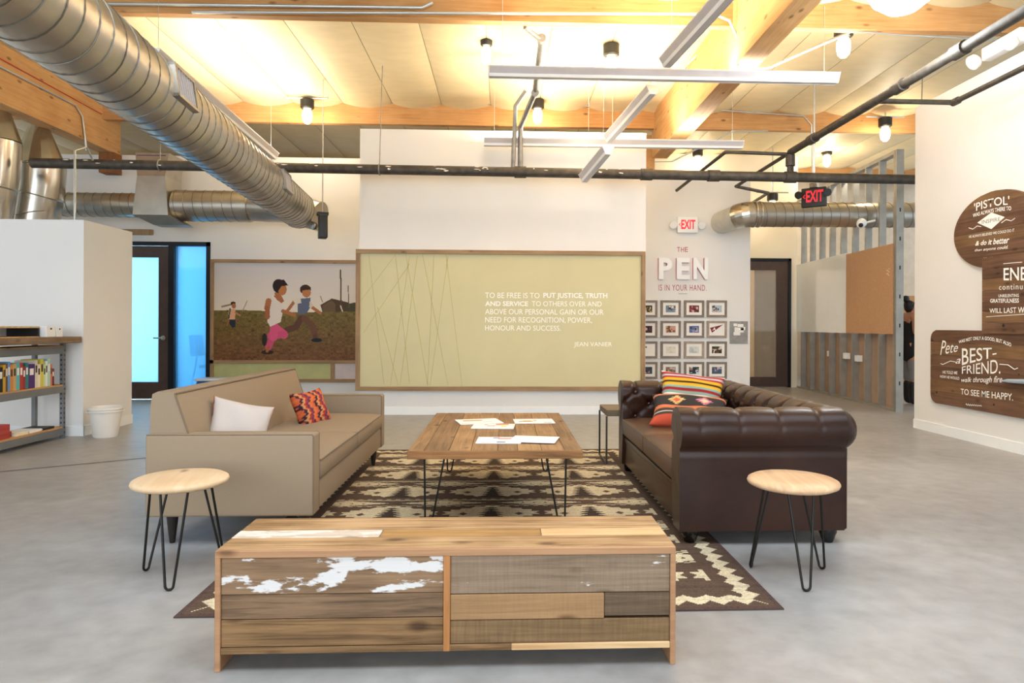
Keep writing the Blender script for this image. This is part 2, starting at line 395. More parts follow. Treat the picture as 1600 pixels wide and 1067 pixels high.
# ================================================================== BENCH (reclaimed boards)
W_frame = wood('bench_frame_wood', '#b98f68', '#94694a', axis=0, scale=1.6, contrast=0.7)
W_tan = wood('board_tan', '#b8946a', '#75532f', axis=0, contrast=1.5)
W_tan2 = wood('board_warm', '#b98f58', '#876033', axis=0)
W_pale = wood('board_pale', '#dcb98a', '#b58a5a', axis=0)
W_white = wood('board_whitewash', '#d0c0ae', '#ab927a', axis=0, paint='#d6cabd', paint_amt=0.5)
W_flake = wood('board_flaked', '#98795a', '#59422e', axis=0, paint='#d4d0cc', paint_amt=0.44)
W_flake2 = wood('board_flaked_grey', '#a08a72', '#6f5c48', axis=0, paint='#d8d2ca', paint_amt=0.33, saw=0.45)
W_grey = wood('board_grey', '#86694e', '#4a3827', axis=0, contrast=1.4)
W_brown = wood('board_brown', '#8e6c47', '#503920', axis=0, contrast=1.4)
W_saw = wood('board_sawn', '#b08a60', '#8a6a47', axis=0, saw=0.35)
W_dark = wood('board_dark', '#7d6750', '#4f3e2e', axis=0, saw=0.6)
BXX = (-0.925, 0.572, 2.235, 2.605, 0.39)
bt = thing('bench', 'low reclaimed-wood bench of mixed weathered boards in front of coffee table', 'bench', ((BXX[0] + BXX[1]) / 2, (BXX[2] + BXX[3]) / 2, 0))
def brd(x0, x1, y0, y1, z0, z1, mt, name='board', b=0.002):
    c = Vector(((x0 + x1) / 2, (y0 + y1) / 2, (z0 + z1) / 2)) - bt.location
    return MB(off=bt.location).rbox(x0, x1, y0, y1, z0, z1, b, 1).build(name, mt, bt, origin=c)
x0, x1, y0, y1, zt_ = BXX
brd(x0, x0 + .018, y0, y1, 0, zt_ - .022, W_frame, 'end_panel'); brd(x1 - .018, x1, y0, y1, 0, zt_ - .022, W_frame, 'end_panel')
g = .0015
ya, yb = y0 + .135, y0 + .215
brd(x0, x1, y0 + .014, ya - g, zt_ - .022, zt_, W_tan); brd(x0, x1, yb + g, y1, zt_ - .022, zt_, W_tan)
xa, xb = x0 + .50, x0 + 1.06
brd(x0, xa - g, ya, yb, zt_ - .022, zt_ + .001, W_white); brd(xa, xb - g, ya, yb, zt_ - .022, zt_ - .001, W_tan2); brd(xb, x1, ya, yb, zt_ - .022, zt_, W_pale)
brd(x0, x1, y0, y0 + .014, zt_ - .024, zt_ - .0005, W_frame, 'edge_strip')
xm = gY(698, 940, y0).x; zb = 0.055
brd(xm - .011, xm + .011, y0, y0 + .02, zb, zt_ - .024, wood('post_orange', '#b9814f', '#96602f', axis=2), 'divider')
zs = [zt_ - .026, .245, .165, zb + .022]
L0, L1, R0, R1 = x0 + .0185, xm - .0115, xm + .0115, x1 - .0185
brd(L0, L1, y0 + .006, y0 + .024, zs[1] + g, zs[0], W_flake); brd(L0, L1, y0 + .007, y0 + .024, zs[2] + g, zs[1], W_grey); brd(L0, L1, y0 + .006, y0 + .024, zs[3], zs[2], W_brown)
brd(R0, R1, y0 + .007, y0 + .024, zs[1] - .005, zs[0], W_flake2)
xq = R0 + (R1 - R0) * .70
brd(R0, xq - g, y0 + .005, y0 + .024, zs[2] - .01, zs[1] - .007, W_saw); brd(xq, R1, y0 + .007, y0 + .024, zs[2] - .004, zs[1] - .007, W_dark)
brd(R0, R1, y0 + .007, y0 + .024, zs[3], zs[2] - .012, wood('board_sawn_brown', '#9a7b55', '#70563a', axis=0, saw=0.8))
brd(L0, R0 + .2, y0 + .002, y0 + .03, zb, zb + .021, W_brown, 'bottom_strip'); brd(R0 + .2, R1, y0 + .001, y0 + .03, zb, zb + .021, W_pale, 'bottom_strip')
brd(L0, R1, y1 - .02, y1, zb, zt_ - .024, W_brown, 'back_panel'); brd(L0, R1, y0 + .03, y1 - .02, zb, zb + .015, W_brown, 'bottom_panel')

# ================================================================== RUG
RX0, RX1, RY0, RY1 = -1.25, 1.11, 2.65, 6.13
rug = thing('rug', 'brown and cream flat-woven patterned rug beneath the coffee table', 'rug', ((RX0 + RX1) / 2, (RY0 + RY1) / 2, 0))
nx, ny = 320, 470
gx = (np.arange(nx) + .5) / nx * (RX1 - RX0); gy = (np.arange(ny) + .5) / ny * (RY1 - RY0)
GX, GY = np.meshgrid(gx, gy)
brown, cream, dark = rgb('#5a473a'), rgb('#cfc0a0'), rgb('#40332b')
img = np.tile(brown, (ny, nx, 1))
ed = np.minimum(np.minimum(GX, RX1 - RX0 - GX), np.minimum(GY, RY1 - RY0 - GY))
alongx = np.minimum(GX, RX1 - RX0 - GX) > np.minimum(GY, RY1 - RY0 - GY)
al = np.where(alongx, GX, GY)
tri = np.abs((al / .095) % 1 - .5) * 2
IN = ed > .20
WX = RX1 - RX0
PR = .52; sp = .60
fyy = (GY - .20) % PR; ri = np.floor((GY - .20) / PR).astype(int)
def saw(x, p): return (x / p) % 1
def cell(off): q_ = (GX - WX / 2) / sp + off; return (q_ - np.round(q_)) * sp
fa = cell(.0); ya_ = fyy - .17                                   # tall motif row
half = .285 * (1 - (np.abs(ya_) / .165).clip(0, 1) ** 1.6) + .05 * (saw(np.abs(ya_), .034) - .5)
mA = (np.abs(fa) < half) & (np.abs(ya_) < .150); img[mA & IN] = cream
tree = (np.abs(fa) < .052 * (1 - (ya_ + .15) / .30) + .055 * saw(-ya_, .045) - .008) & (ya_ > -.15) & (ya_ < .12); img[tree & IN] = dark
eye = (np.abs(np.abs(fa) - .165) < .028 - .9 * np.abs(ya_ + .02)) ; img[eye & mA & IN] = brown
fb = cell(.5); yb_ = fyy - .40                                   # long lozenge row
mB = (np.abs(fb) < .27 * (1 - np.abs(yb_) / .058) + .02 * (saw(np.abs(yb_), .02) - .5)) & (np.abs(yb_) < .055); img[mB & IN] = cream
tb = (np.abs(((fb / .07) % 1) - .5) * .07 < .5 * (.022 - (yb_ + .011))) & (np.abs(yb_) < .012) & (np.abs(fb) < .13); img[tb & IN] = dark
for yl, hw2 in ((.335, .007), (.465, .007), (.49, .004)):
    img[(np.abs(fyy - yl - .006 * np.sign(saw(GX, .06) - .5)) < hw2) & IN] = cream
ins = (ed < .20) & (ed > .155); img[ins] = brown
bord = (ed <= .155) & (ed > .045 + .045 * tri) & (ed < .115 + .03 * tri); img[bord] = cream
img[ed < .02] = rgb('#54413b')
img *= (1 + .10 * rng.standard_normal((ny, nx, 1))).clip(.7, 1.3)
img *= (1 + .08 * np.repeat(rng.standard_normal((ny, 1, 1)), nx, 1))
flat_print('pile', img.clip(0, 1), (RX0 - rug.location.x, RY0 - rug.location.y, .006), (WX, 0, 0), (0, RY1 - RY0, 0), rug, print_mat('rug_weave', 0.95, weave=0.6))
MB(off=rug.location).box(RX0, RX1, RY0, RY1, 0.0003, .0056).build('backing', plain('rug_edge', '#4a3a33', 0.95), rug)

# ================================================================== HAIRPIN THINGS
def hairpin(mb, top_a, top_b, foot, r=.0055):
    """two rods that run down and join in a tight U at the foot"""
    A, B, Fp = Vector(top_a), Vector(top_b), Vector(foot)
    side = (B - A).normalized(); hw = .016
    pts = [A]
    c = Fp + UP * (hw + r)
    for k in range(9):
        an = PI + PI * k / 8
        pts.append(c + side * math.cos(an) * hw + UP * math.sin(an) * hw)
    pts.append(B); return mb.tube(pts, r, 8)
def stool(cxy, rot, hgt, R, label, mt, tilt=0.0):
    t = thing('stool', label, 'stool', (cxy[0], cxy[1], 0), rot, 'round hairpin-leg stools')
    b = .016; prof = [(R - b * 1.4, hgt - .036), (R - .004, hgt - .027), (R, hgt - .018), (R - .004, hgt - .008), (R - b * 1.2, hgt), (R * .5, hgt + .0005)]
    MB().lathe(prof, n=48).build('seat', mt, t, smooth=True, angle=60)
    for k in range(3):
        an = 2 * PI * k / 3; d = Vector((math.cos(an), math.sin(an), 0)); s = Vector((-d.y, d.x, 0))
        hairpin(MB(), d * (R * .55) + s * .055 + UP * (hgt - .036), d * (R * .55) - s * .055 + UP * (hgt - .036), d * (R * .93)).build('leg', M_black, t, smooth=True)
        MB().box(-.075, .075, -.035, .035, hgt - .039, hgt - .035).build('mounting_plate', M_black, t).matrix_local = Matrix.Translation(d * R * .55) @ Matrix.Rotation(an + PI / 2, 4, 'Z')
    return t
W_pine = wood('pine', '#dfc6a4', '#c9a67c', axis=0, scale=1.2, rough=0.5, contrast=0.7, bump=0.08)
W_pine2 = wood('pine_glued', '#e0c39c', '#b98c64', axis=0, scale=.9, rough=0.45, contrast=0.9, bump=0.08)
sl = gZ(279, 746, .44); stool((sl.x, sl.y + .02), math.radians(-78), .44, .2, 'round pale pine stool with black hairpin legs beside the fabric sofa', W_pine)
sr = gZ(1242, 748, .44); stool((sr.x, sr.y + .02), math.radians(-96), .44, .198, 'round two-tone pine stool with black hairpin legs beside the leather sofa', W_pine2)

# coffee table
TX0, TX1, TY0, TY1, TZ = -.515, .432, 3.685, 5.295, .44
ct = thing('coffee_table', 'reclaimed plank coffee table on black hairpin legs with magazines on top', 'table', ((TX0 + TX1) / 2, (TY0 + TY1) / 2, 0))
W_ct = [wood('table_plank_%s' % n, a, b, axis=1) for n, a, b in (('a', '#a58058', '#6f5236'), ('b', '#957350', '#634a33'), ('c', '#b08a5e', '#7c5c3c'))]
W_ctx = wood('table_edge', '#96693f', '#5d3f25', axis=0, contrast=1.2)
edges = np.cumsum([0, .085, .135, .12, .145, .11, .13, .125, .097]); edges = TX0 + edges / edges[-1] * (TX1 - TX0)
for i in range(8):
    c = Vector(((edges[i] + edges[i + 1]) / 2, (TY0 + TY1) / 2, TZ - .012)) - ct.location
    dz = random.uniform(0, .0015)
    MB(off=ct.location).rbox(edges[i] + .001, edges[i + 1] - .001, TY0 + .022, TY1, TZ - .024, TZ - dz, .0015, 1).build('plank', W_ct[i % 3], ct, origin=c)
MB(off=ct.location).rbox(TX0, TX1, TY0, TY0 + .022, TZ - .042, TZ + .0005, .002, 1).build('edge_board', W_ctx, ct, origin=Vector((0, TY0 + .01, TZ - .02)) - Vector((0, ct.location.y, 0)))
MB(off=ct.location).box(TX0, TX1, TY0 + .022, TY1, TZ - .042, TZ - .0245).build('underside', W_ctx, ct)
for sx in (0, 1):
    for sy in (0, 1):
        X = (TX0 + .14, TX1 - .14)[sx]; Y = (TY0 + .07, TY1 - .13)[sy]; o = (-1, 1)[sx]
        hairpin(MB(off=ct.location), (X - .055, Y, TZ - .042), (X + .055, Y, TZ - .042), (X + o * .03, Y + (-.03, .03)[sy], 0.0062)).build('leg', M_black, ct, smooth=True)

# magazines
def mag_img(cols, seed):
    r = np.random.default_rng(seed); im = np.tile(rgb('#efe9e4'), (36, 26, 1))
    for q in range(9):
        x, y = r.integers(1, 20), r.integers(1, 28); ww, hh = r.integers(2, 14), r.integers(1, 9); im[y:y + hh, x:x + ww] = rgb(cols[q % len(cols)])
    return im
MAGS = [('magazine', 'open magazine with white pages at the far side of the coffee table', 748, 659, 14, ['#f4efea', '#c9a36a', '#ded6cc'], .30, .24),
        ('magazine', 'magazine with yellow and red cover lettering on the coffee table', 771, 666.5, -4, ['#e2cf4a', '#e8d6c8', '#d97b5a'], .28, .21),
        ('magazine', 'magazine with an orange picture on its cover on the coffee table', 834, 658.5, 3, ['#d9744a', '#e8e2da', '#8a8f5a'], .28, .21),
        ('magazine', 'magazine with small red and blue cover text lying under a white one', 780, 688.5, -3, ['#e8e0dc', '#c98a80', '#7a86a8'], .26, .21),
        ('magazine', 'plain white magazine overlapping another on the coffee table', 835, 687, -12, ['#f3eee9', '#e6ded6', '#efe4da'], .27, .21)]
for i, (nm, lb, u, v, rz, cols, L_, W_) in enumerate(MAGS):
    zoff = TZ + (.001 if i != 4 else .006); p = gZ(u, v, zoff)
    t = thing('magazine', lb, 'magazine', (p.x, p.y, zoff), math.radians(rz), 'magazines on the coffee table')
    MB().rbox(-L_ / 2, L_ / 2, -W_ / 2, W_ / 2, 0, .0045, .001, 1).build('pages', M_whitep, t)
    flat_print('cover', mag_img(cols, i + 3), (-L_ / 2, -W_ / 2, .0048), (L_, 0, 0), (0, W_, 0), t)

# ================================================================== FABRIC SOFA
M_fab = plain('sofa_fabric', '#96836c', 0.95, var=0.07, scale=300, bump=0.25, bscale=500, spec=0.15)
M_pip = plain('sofa_piping', '#766450', 0.95)
SX0, SX1, SY0, SY1 = -1.79, -.955, 3.49, 5.53
so = thing('sofa', 'tan tweed mid-century sofa with square arms and dark tapered legs', 'sofa', ((SX0 + SX1) / 2, (SY0 + SY1) / 2, 0))
def sp_(name, fn, mt=M_fab, **k): mb = MB(off=so.location); fn(mb); return mb.build(name, mt, so, smooth=True, **k)
zb0, za = .15, .565
sp_('base', lambda b: b.rbox(SX0 + .02, SX1 - .012, SY0 + .1, SY1 - .1, zb0, .30, .012))
for s, (ya, yb) in enumerate(((SY0, SY0 + .115), (SY1 - .115, SY1))):
    ar = sp_('arm', lambda b: b.rbox(SX0, SX1, ya, yb, zb0, za, .014))
    yo = ya + .006 if s == 0 else yb - .006
    for yy in (ya + .005, yb - .005):
        loop = [(SX0 + .008, yy, za - .004), (SX1 - .008, yy, za - .004), (SX1 - .004, yy, za - .012), (SX1 - .004, yy, zb0 + .01)]
        MB(off=so.location).tube(loop, .0042, 6).build('piping', M_pip, ar, smooth=True)
# raked back
prof = [(SX0 + .012, .30), (SX0 + .012, .70), (SX0 + .022, .765), (SX0 + .05, .778), (SX0 + .12, .772), (SX0 + .142, .75), (SX0 + .21, .54), (SX0 + .26, .30)]
def backfn(b):
    b.prism(prof, lambda x, z: (x, SY0 + .03, z), lambda x, z: (x, SY1 - .03, z))
bk = sp_('backrest', backfn, angle=30)
for yy in (SY0 + .03, SY1 - .03):
    MB(off=so.location).tube([(SX0 + .135, yy, .762), (SX0 + .21, yy, .54)], .005, 6).build('piping', M_pip, bk, smooth=True)
MB(off=so.location).tube([(SX0 + .132, SY0 + .03, .766), (SX0 + .132, SY1 - .03, .766)], .005, 6).build('piping', M_pip, bk, smooth=True)
ymid = (SY0 + SY1) / 2
def cushion(off, x0, x1, y0, y1, z0, z1, crown, mt, parent, name='seat_cushion', pip=M_pip, n=18):
    vs = []; fs = []
    def sgn(t, p=.28): return math.copysign(abs(t) ** p, t)
    for side in (1, -1):
        for j in range(n + 1):
            for i in range(n + 1):
                a, b_ = -1 + 2 * i / n, -1 + 2 * j / n
                ra = math.sin(a * PI / 2); rb = math.sin(b_ * PI / 2)
                e = max(0, (1 - ra ** 8)) ** .5 * max(0, (1 - rb ** 8)) ** .5
                cr = crown * (1 - ra * ra) * (1 - rb * rb)
                z = (z0 + z1) / 2 + side * ((z1 - z0) / 2 * (.72 + .28 * e) + (cr if side > 0 else 0))
                vs.append(((x0 + x1) / 2 + ra * (x1 - x0) / 2, (y0 + y1) / 2 + rb * (y1 - y0) / 2, z))
    m = (n + 1) ** 2
    for s in (0, 1):
        for j in range(n):
            for i in range(n):
                k = s * m + j * (n + 1) + i; fs.append((k, k + 1, k + n + 2, k + n + 1))
    rim = [i for i in range(n + 1)] + [j * (n + 1) + n for j in range(1, n + 1)] + [n * (n + 1) + i for i in range(n - 1, -1, -1)] + [j * (n + 1) for j in range(n - 1, 0, -1)]
    for i in range(len(rim)):
        a, b_ = rim[i], rim[(i + 1) % len(rim)]; fs.append((a, b_, b_ + m, a + m))
    o = MB(off=off).add(vs, fs).build(name, mt, parent, smooth=True, angle=70)
    MB(off=off).tube([vs[i] for i in rim], .0045, 6, closed=True).build('piping', pip, o, smooth=True)
    return o
for ya, yb in ((SY0 + .118, ymid - .004), (ymid + .004, SY1 - .118)):
    cushion(so.location, SX0 + .22, SX1 + .004, ya, yb, .305, .43, .022, M_fab, so)
for X in (SX0 + .1, SX1 - .07):
    for Y in (SY0 + .08, SY1 - .09):
        MB(off=so.location).lathe([(.013, .0065 if X > -1.25 else 0), (.015, .012), (.03, zb0)], (X, Y, 0), 16).build('leg', plain('espresso_wood', '#1d1512', 0.35), so, smooth=True)

# cushions ----------------------------------------------------------
def pillow(name, label, w_, h_, t_, colfn, loc, rot, group):
    n = 44; vs = []; fs = []; cols = []
    for side in (1, -1):
        for j in range(n + 1):
            for i in range(n + 1):
                a, b_ = -1 + 2 * i / n, -1 + 2 * j / n
                pin = 1 - .10 * (1 - a * a) * b_ * b_ ; pin2 = 1 - .10 * (1 - b_ * b_) * a * a
                th = (max(0, 1 - a ** 4) * max(0, 1 - b_ ** 4)) ** .55
                z = side * (t_ / 2 * th + .004) + .006 * math.sin(5 * a + 3 * b_) * th
                vs.append((a * w_ / 2 * pin2, b_ * h_ / 2 * pin, z)); cols.append(colfn(a, b_, side))
    m = (n + 1) ** 2
    for s in (0, 1):
        for j in range(n):
            for i in range(n):
                k = s * m + j * (n + 1) + i; fs.append((k, k + 1, k + n + 2, k + n + 1))
    rim = [i for i in range(n + 1)] + [j * (n + 1) + n for j in range(1, n + 1)] + [n * (n + 1) + i for i in range(n - 1, -1, -1)] + [j * (n + 1) for j in range(n - 1, 0, -1)]
    for i in range(len(rim)):
        a, b_ = rim[i], rim[(i + 1) % len(rim)]; fs.append((a, b_, b_ + m, a + m))
    me_ = MB().add(vs, fs).build('throw_pillow', print_mat('pillow_weave', 0.95, weave=0.5), None, smooth=True, angle=80)
    set_colors(me_.data, np.array(cols)); me_.location = loc; me_.rotation_euler = rot
    return tag(me_, label, 'cushion', group)
STR = [(.92, '#efe2d2'), (.80, '#9c2f2c'), (.70, '#b9aeb0'), (.62, '#a5262a'), (.46, '#e0a52e'), (.40, '#3a2418'), (.24, '#e3a830'), (.14, '#7fa596'), (.0, '#96292b'), (-.1, '#8a9a88'), (-.24, '#f0e4d4'), (-1.1, '#33261c')]
def c_stripe(a, b, s):
    for t, h in STR:
        if b > t: return rgb(h)
    return rgb('#33261c')
def c_kilim(a, b, s):
    for (cx_, c1, c2) in ((-.35, '#d8b070', '#c8603e'), (.38, '#c9788a', '#d8b98a')):
        q = abs(a - cx_) * 1.5 + abs(b - .28) * 1.0
        if q < .34 - .07 * (int(abs(b - .28) * 24) % 2): return rgb(c2 if q < .17 else c1)
    if b > .80: return rgb('#37302b')
    if b > .66: return rgb('#c97a56')
    if b > -.12: return rgb('#37312e')
    if b > -.32: return rgb('#cd7248')
    if b > -.52: return rgb('#453a32')
    if b > -.57: return rgb('#d9c3ae')
    if b > -.70: return rgb('#453a32')
    return rgb('#c65238')
def c_white(a, b, s):
    if s > 0 and abs(a) < .97 and abs(b) < .97: return rgb('#c3b7ae')
    return rgb(['#a8482a', '#c4783a', '#5a2c22'][int((a + b + 4) * 7) % 3])
def c_ikat(a, b, s):
    v = a + .10 * math.sin(9 * b) + .05 * math.sin(31 * b)
    k = int((v + 2) * 6.5) % 6
    return rgb(['#c8603a', '#3a2430', '#c98a58', '#a8382e', '#5a3550', '#d0703c'][k])
gP = 'throw pillows'

# ================================================================== LEATHER CHESTERFIELD
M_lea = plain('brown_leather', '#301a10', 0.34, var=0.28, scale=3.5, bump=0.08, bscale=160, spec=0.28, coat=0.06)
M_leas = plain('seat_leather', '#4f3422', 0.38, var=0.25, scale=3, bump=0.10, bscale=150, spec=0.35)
M_btn = plain('leather_button', '#3a2217', 0.35)
CY0, CY1, CX0, CX1 = 3.43, 5.26, .895, 1.77
ch = thing('chesterfield_sofa', 'dark brown leather tufted sofa with rolled arms facing the fabric sofa', 'sofa', ((CX0 + CX1) / 2, (CY0 + CY1) / 2, 0))
ZB = .075
def roll_profile(panel=.165, rc=(.10, .585), R=.112):
    P = [(.03, ZB)] + [(0, z) for z in np.linspace(.28, .53, 12)]
    a0 = PI * 0.98
    for k in range(27): 
        an = a0 - (a0 + PI * .30) * k / 26; P.append((rc[0] + R * math.cos(an), rc[1] + R * math.sin(an)))
    P += [(panel - .004, .475), (panel + .002, .462), (panel, .44), (panel, .3), (panel, .15), (panel, ZB)]
    return P
def tufted(name, along0, along1, to3d, cs=.205, rows=(.16, .255, .35), nA=110, capstart=True, phase=0.0, btn=True, pleat=True):
    P = roll_profile(); arc = [0.0]
    i0 = 1
    for i in range(1, len(P)): arc.append(arc[-1] + math.dist(P[i], P[i - 1]))
    base = arc[i0]; T = [x - base for x in arc]
    # densify the profile so buttons resolve
    pts = []; ts = []
    for i in range(len(P) - 1):
        k = max(1, int(math.dist(P[i], P[i + 1]) / .012))
        for q in range(k):
            s = q / k; pts.append((P[i][0] * (1 - s) + P[i + 1][0] * s, P[i][1] * (1 - s) + P[i + 1][1] * s)); ts.append(T[i] * (1 - s) + T[i + 1] * s)
    pts.append(P[-1]); ts.append(T[-1]); n = len(pts)
    L_ = along1 - along0; vs = []; fs = []; btns = []
    dt = rows[1] - rows[0]; last = rows[-1]
    def nrm(i):
        a, b_ = pts[max(0, i - 1)], pts[min(n - 1, i + 1)]; dx, dz = b_[0] - a[0], b_[1] - a[1]; l = math.hypot(dx, dz) or 1
        return (-dz / l, dx / l)
    for j in range(nA + 1):
        A = L_ * j / nA
        for i in range(n):
            t = ts[i]; d_ = 0
            if .05 < t < last + .34:
                fade = min(1, (t - .05) / .05)
                q = (A - phase) / cs; tt = (t - rows[0]) / (2 * dt)
                if t < last + .001:
                    p1 = q + tt; p2 = q - tt
                    e1 = abs(p1 - round(p1)) * cs * .7; e2 = abs(p2 - round(p2)) * cs * .7
                    d_ -= fade * .011 * (math.exp(-(e1 / .013) ** 2) + math.exp(-(e2 / .013) ** 2))
                elif pleat:
                    off = .0 if (len(rows) % 2) else .5
                    e = abs((q + off) - round(q + off)) * cs; f2 = max(0, 1 - (t - last) / .34)
                    d_ -= .017 * f2 * math.exp(-(e / .012) ** 2)
                    d_ += .006 * f2 * (1 - math.exp(-(e / .05) ** 2))
                for k, rr in enumerate(rows):
                    off = .5 * (k % 2); c_ = (round(q - off) + off) * cs + phase
                    r_ = math.hypot(A - c_, t - rr)
                    d_ -= .020 * math.exp(-(r_ / .024) ** 2)
            nx_, nz_ = nrm(i)
            vs.append(to3d(along0 + A, pts[i][0] + nx_ * d_, pts[i][1] + nz_ * d_))
    for j in range(nA):
        for i in range(n - 1):
            k = j * n + i; fs.append((k, k + 1, k + n + 1, k + n))
    fs.append(tuple(range(n))); fs.append(tuple(nA * n + i for i in range(n))[::-1])
    o = MB(off=ch.location).add(vs, fs).build(name, M_lea, ch, smooth=True, angle=60)
    for k, rr in enumerate(rows):
        i = min(range(n), key=lambda q: abs(ts[q] - rr)); nx_, nz_ = nrm(i); q = -2
        off = .5 * (k % 2)
        for c in range(-1, int(L_ / cs) + 2):
            A = (c + off) * cs + phase
            if .03 < A < L_ - .03:
                ctr = Vector(to3d(along0 + A, pts[i][0] - nx_ * .016, pts[i][1] - nz_ * .016)) ; ax = Vector(to3d(0, nx_, nz_)) - Vector(to3d(0, 0, 0))
                MB(off=ch.location).lathe([(.011, -.004), (.011, .002), (.007, .006), (.001, .0075)], ctr, 10, axis=ax).build('button', M_btn, o, smooth=True)
    return o
tufted('arm', CX0, 1.75, lambda a, o, z: (a, CY0 + .165 - o, z), phase=.10)
tufted('arm', CX0, 1.75, lambda a, o, z: (a, CY1 - .165 + o, z), phase=.10)
tufted('backrest', CY0 + .065, CY1 - .065, lambda a, o, z: (1.622 + o, a, z), nA=200, phase=.06)
for yc in (CY0 + .065, CY1 - .065):
    mb = MB(off=ch.location); R = .1125
    mb.lathe([(R * math.sin(PI * k / 16), -R * math.cos(PI * k / 16)) for k in range(17)], (1.722, yc, .585), 32); mb.build('corner_roll', M_lea, ch, smooth=True, angle=80)
MB(off=ch.location).rbox(1.62, CX1, CY0 + .006, CY1 - .006, ZB, .50, .012).build('back_panel', M_lea, ch, smooth=True)
MB(off=ch.location).rbox(CX0 + .02, 1.66, CY0 + .02, CY1 - .02, ZB, .285, .012).build('base', M_lea, ch, smooth=True)
MB(off=ch.location).rbox(CX0 + .012, CX0 + .05, CY0 + .17, CY1 - .17, .245, .285, .012).build('front_rail', M_lea, ch, smooth=True)
ymc = (CY0 + CY1) / 2
for ya, yb in ((CY0 + .168, ymc - .005), (ymc + .005, CY1 - .168)):
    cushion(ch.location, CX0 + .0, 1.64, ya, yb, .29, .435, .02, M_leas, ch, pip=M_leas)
for X in (CX0 + .07, CX1 - .08):
    for Y in (CY0 + .06, CY1 - .06):
        MB(off=ch.location).lathe([(.026, .0065 if X < 1.11 else 0), (.030, .010), (.040, .04), (.046, .055), (.044, .075)], (X, Y, 0.0), 20).build('foot', plain('ebony_foot', '#0d0b0a', 0.25), ch, smooth=True)
pillow('p', 'cushion with red, yellow and teal stripes propped in the leather sofa corner', .46, .36, .13, c_stripe, (1.36, 4.90, .61), (math.radians(58), math.radians(6), math.radians(-14)), gP)
pillow('p', 'dark kilim cushion with orange bands and diamonds lying on the leather sofa seat', .52, .34, .13, c_kilim, (1.27, 4.62, .53), (math.radians(30), math.radians(3), math.radians(-14)), gP)
pillow('p', 'pale cushion with orange patterned edge leaning in the near corner of the fabric sofa', .33, .34, .12, c_white, (-1.47, 3.86, .53), (math.radians(66), math.radians(14), math.radians(24)), gP)
pillow('p', 'small orange and purple ikat cushion leaning on the fabric sofa back', .28, .27, .11, c_ikat, (-1.34, 4.82, .53), (math.radians(68), math.radians(-4), math.radians(62)), gP)

# side table at the far end of the leather sofa
st = thing('side_table', 'small square side table with thin metal frame and wood top behind leather sofa', 'table', (1.03, 5.66, 0))
q = .20; hz = .44
MB().rbox(-q, q, -q, q, hz - .05, hz, .003, 1).build('top', wood('side_table_top', '#8a7760', '#54473a', axis=0), st)
for sx in (-1, 1):
    for sy in (-1, 1):
        MB().box(sx * q - .007, sx * q + .007, sy * q - .007, sy * q + .007, 0.0062, hz - .05).build('leg', plain('bronze_metal', '#4a4238', 0.4, 0.7), st)
    MB().box(sx * q - .006, sx * q + .006, -q, q, 0.0062, .018).build('floor_bar', MATS['bronze_metal'], st)

# ================================================================== WALL PIECES
# big lime board in a wood frame
W_fr = wood('frame_wood', '#a98a66', '#7d6245', axis=0, scale=1.6, contrast=0.9)
W_frv = wood('frame_wood_vertical', '#a98a66', '#7d6245', axis=2, scale=1.6, contrast=0.9)
gx0, gx1, gz0, gz1 = -1.825, 1.775, .302, 2.05
gb_ = thing('quote_board', 'large pale lime board with white lettering in a wooden frame', 'board', ((gx0 + gx1) / 2, YG - .05, gz0))
def gbp(name, mt, *bx): return MB(off=gb_.location).box(*bx).build(name, mt, gb_, origin=Vector(((bx[0] + bx[1]) / 2, (bx[2] + bx[3]) / 2, (bx[4] + bx[5]) / 2)) - gb_.location)
fw = .05
gbp('frame_rail', W_fr, gx0, gx1, YG - .06, YG - .002, gz1 - fw, gz1); gbp('frame_rail', W_fr, gx0, gx1, YG - .06, YG - .002, gz0, gz0 + fw)
gbp('frame_stile', W_frv, gx0, gx0 + fw, YG - .06, YG - .002, gz0 + fw, gz1 - fw); gbp('frame_stile', W_frv, gx1 - fw, gx1, YG - .06, YG - .002, gz0 + fw, gz1 - fw)
pan = gbp('panel', plain('lime_panel', '#c8bf95', 0.7, var=0.03, scale=2), gx0 + fw, gx1 - fw, YG - .03, YG - .002, gz0 + fw, gz1 - fw)
M_crease = plain('crease_line', '#b6ac70', 0.8)
for (u0, v0, u1, v1) in ((618, 398, 565, 468), (640, 412, 568, 520), (576, 398, 600, 600), (618, 400, 640, 600), (634, 396, 668, 600), (652, 400, 625, 602), (678, 398, 668, 602), (697, 398, 722, 604), (700, 400, 672, 602), (590, 480, 622, 602), (640, 400, 610, 602), (660, 396, 700, 602)):
    a, b = gY(u0, v0, YG - .032), gY(u1, v1, YG - .032); a.z = min(a.z, gz1 - fw); b.z = max(b.z, gz0 + fw)
    dd = (b - a).normalized(); s = Vector((-dd.z, 0, dd.x)) * .0035
    MB(off=gb_.location).add([a - s, b - s, b + s, a + s], [(0, 1, 2, 3)]).build('crease', M_crease, gb_)
M_lett = plain('white_lettering', '#f6f3ea', 0.6, var=0.01)
def on_y(Y, par):
    l = par.location
    return lambda x, z, h: (x - l.x, Y - h - l.y, z - l.z)
def uvtext(body, u0, u1, v0, v1, Y, par, mt, **k):
    a, b = gY(u0, v1, Y), gY(u1, v0, Y)
    return lettering(body, a.x, b.x, a.z, b.z, on_y(Y, par), mt, par, **k)
YT = YG - .0315
uvtext('TO BE FREE IS TO', 758, 843, 457.5, 465.5, YT, gb_, M_lett); uvtext('PUT JUSTICE, TRUTH', 849, 949, 458, 467.6, YT, gb_, M_lett, bold=.022)
uvtext('AND SERVICE', 758, 825, 470.8, 478, YT, gb_, M_lett, bold=.022); uvtext('TO OTHERS OVER AND', 831, 940, 471, 478.3, YT, gb_, M_lett)
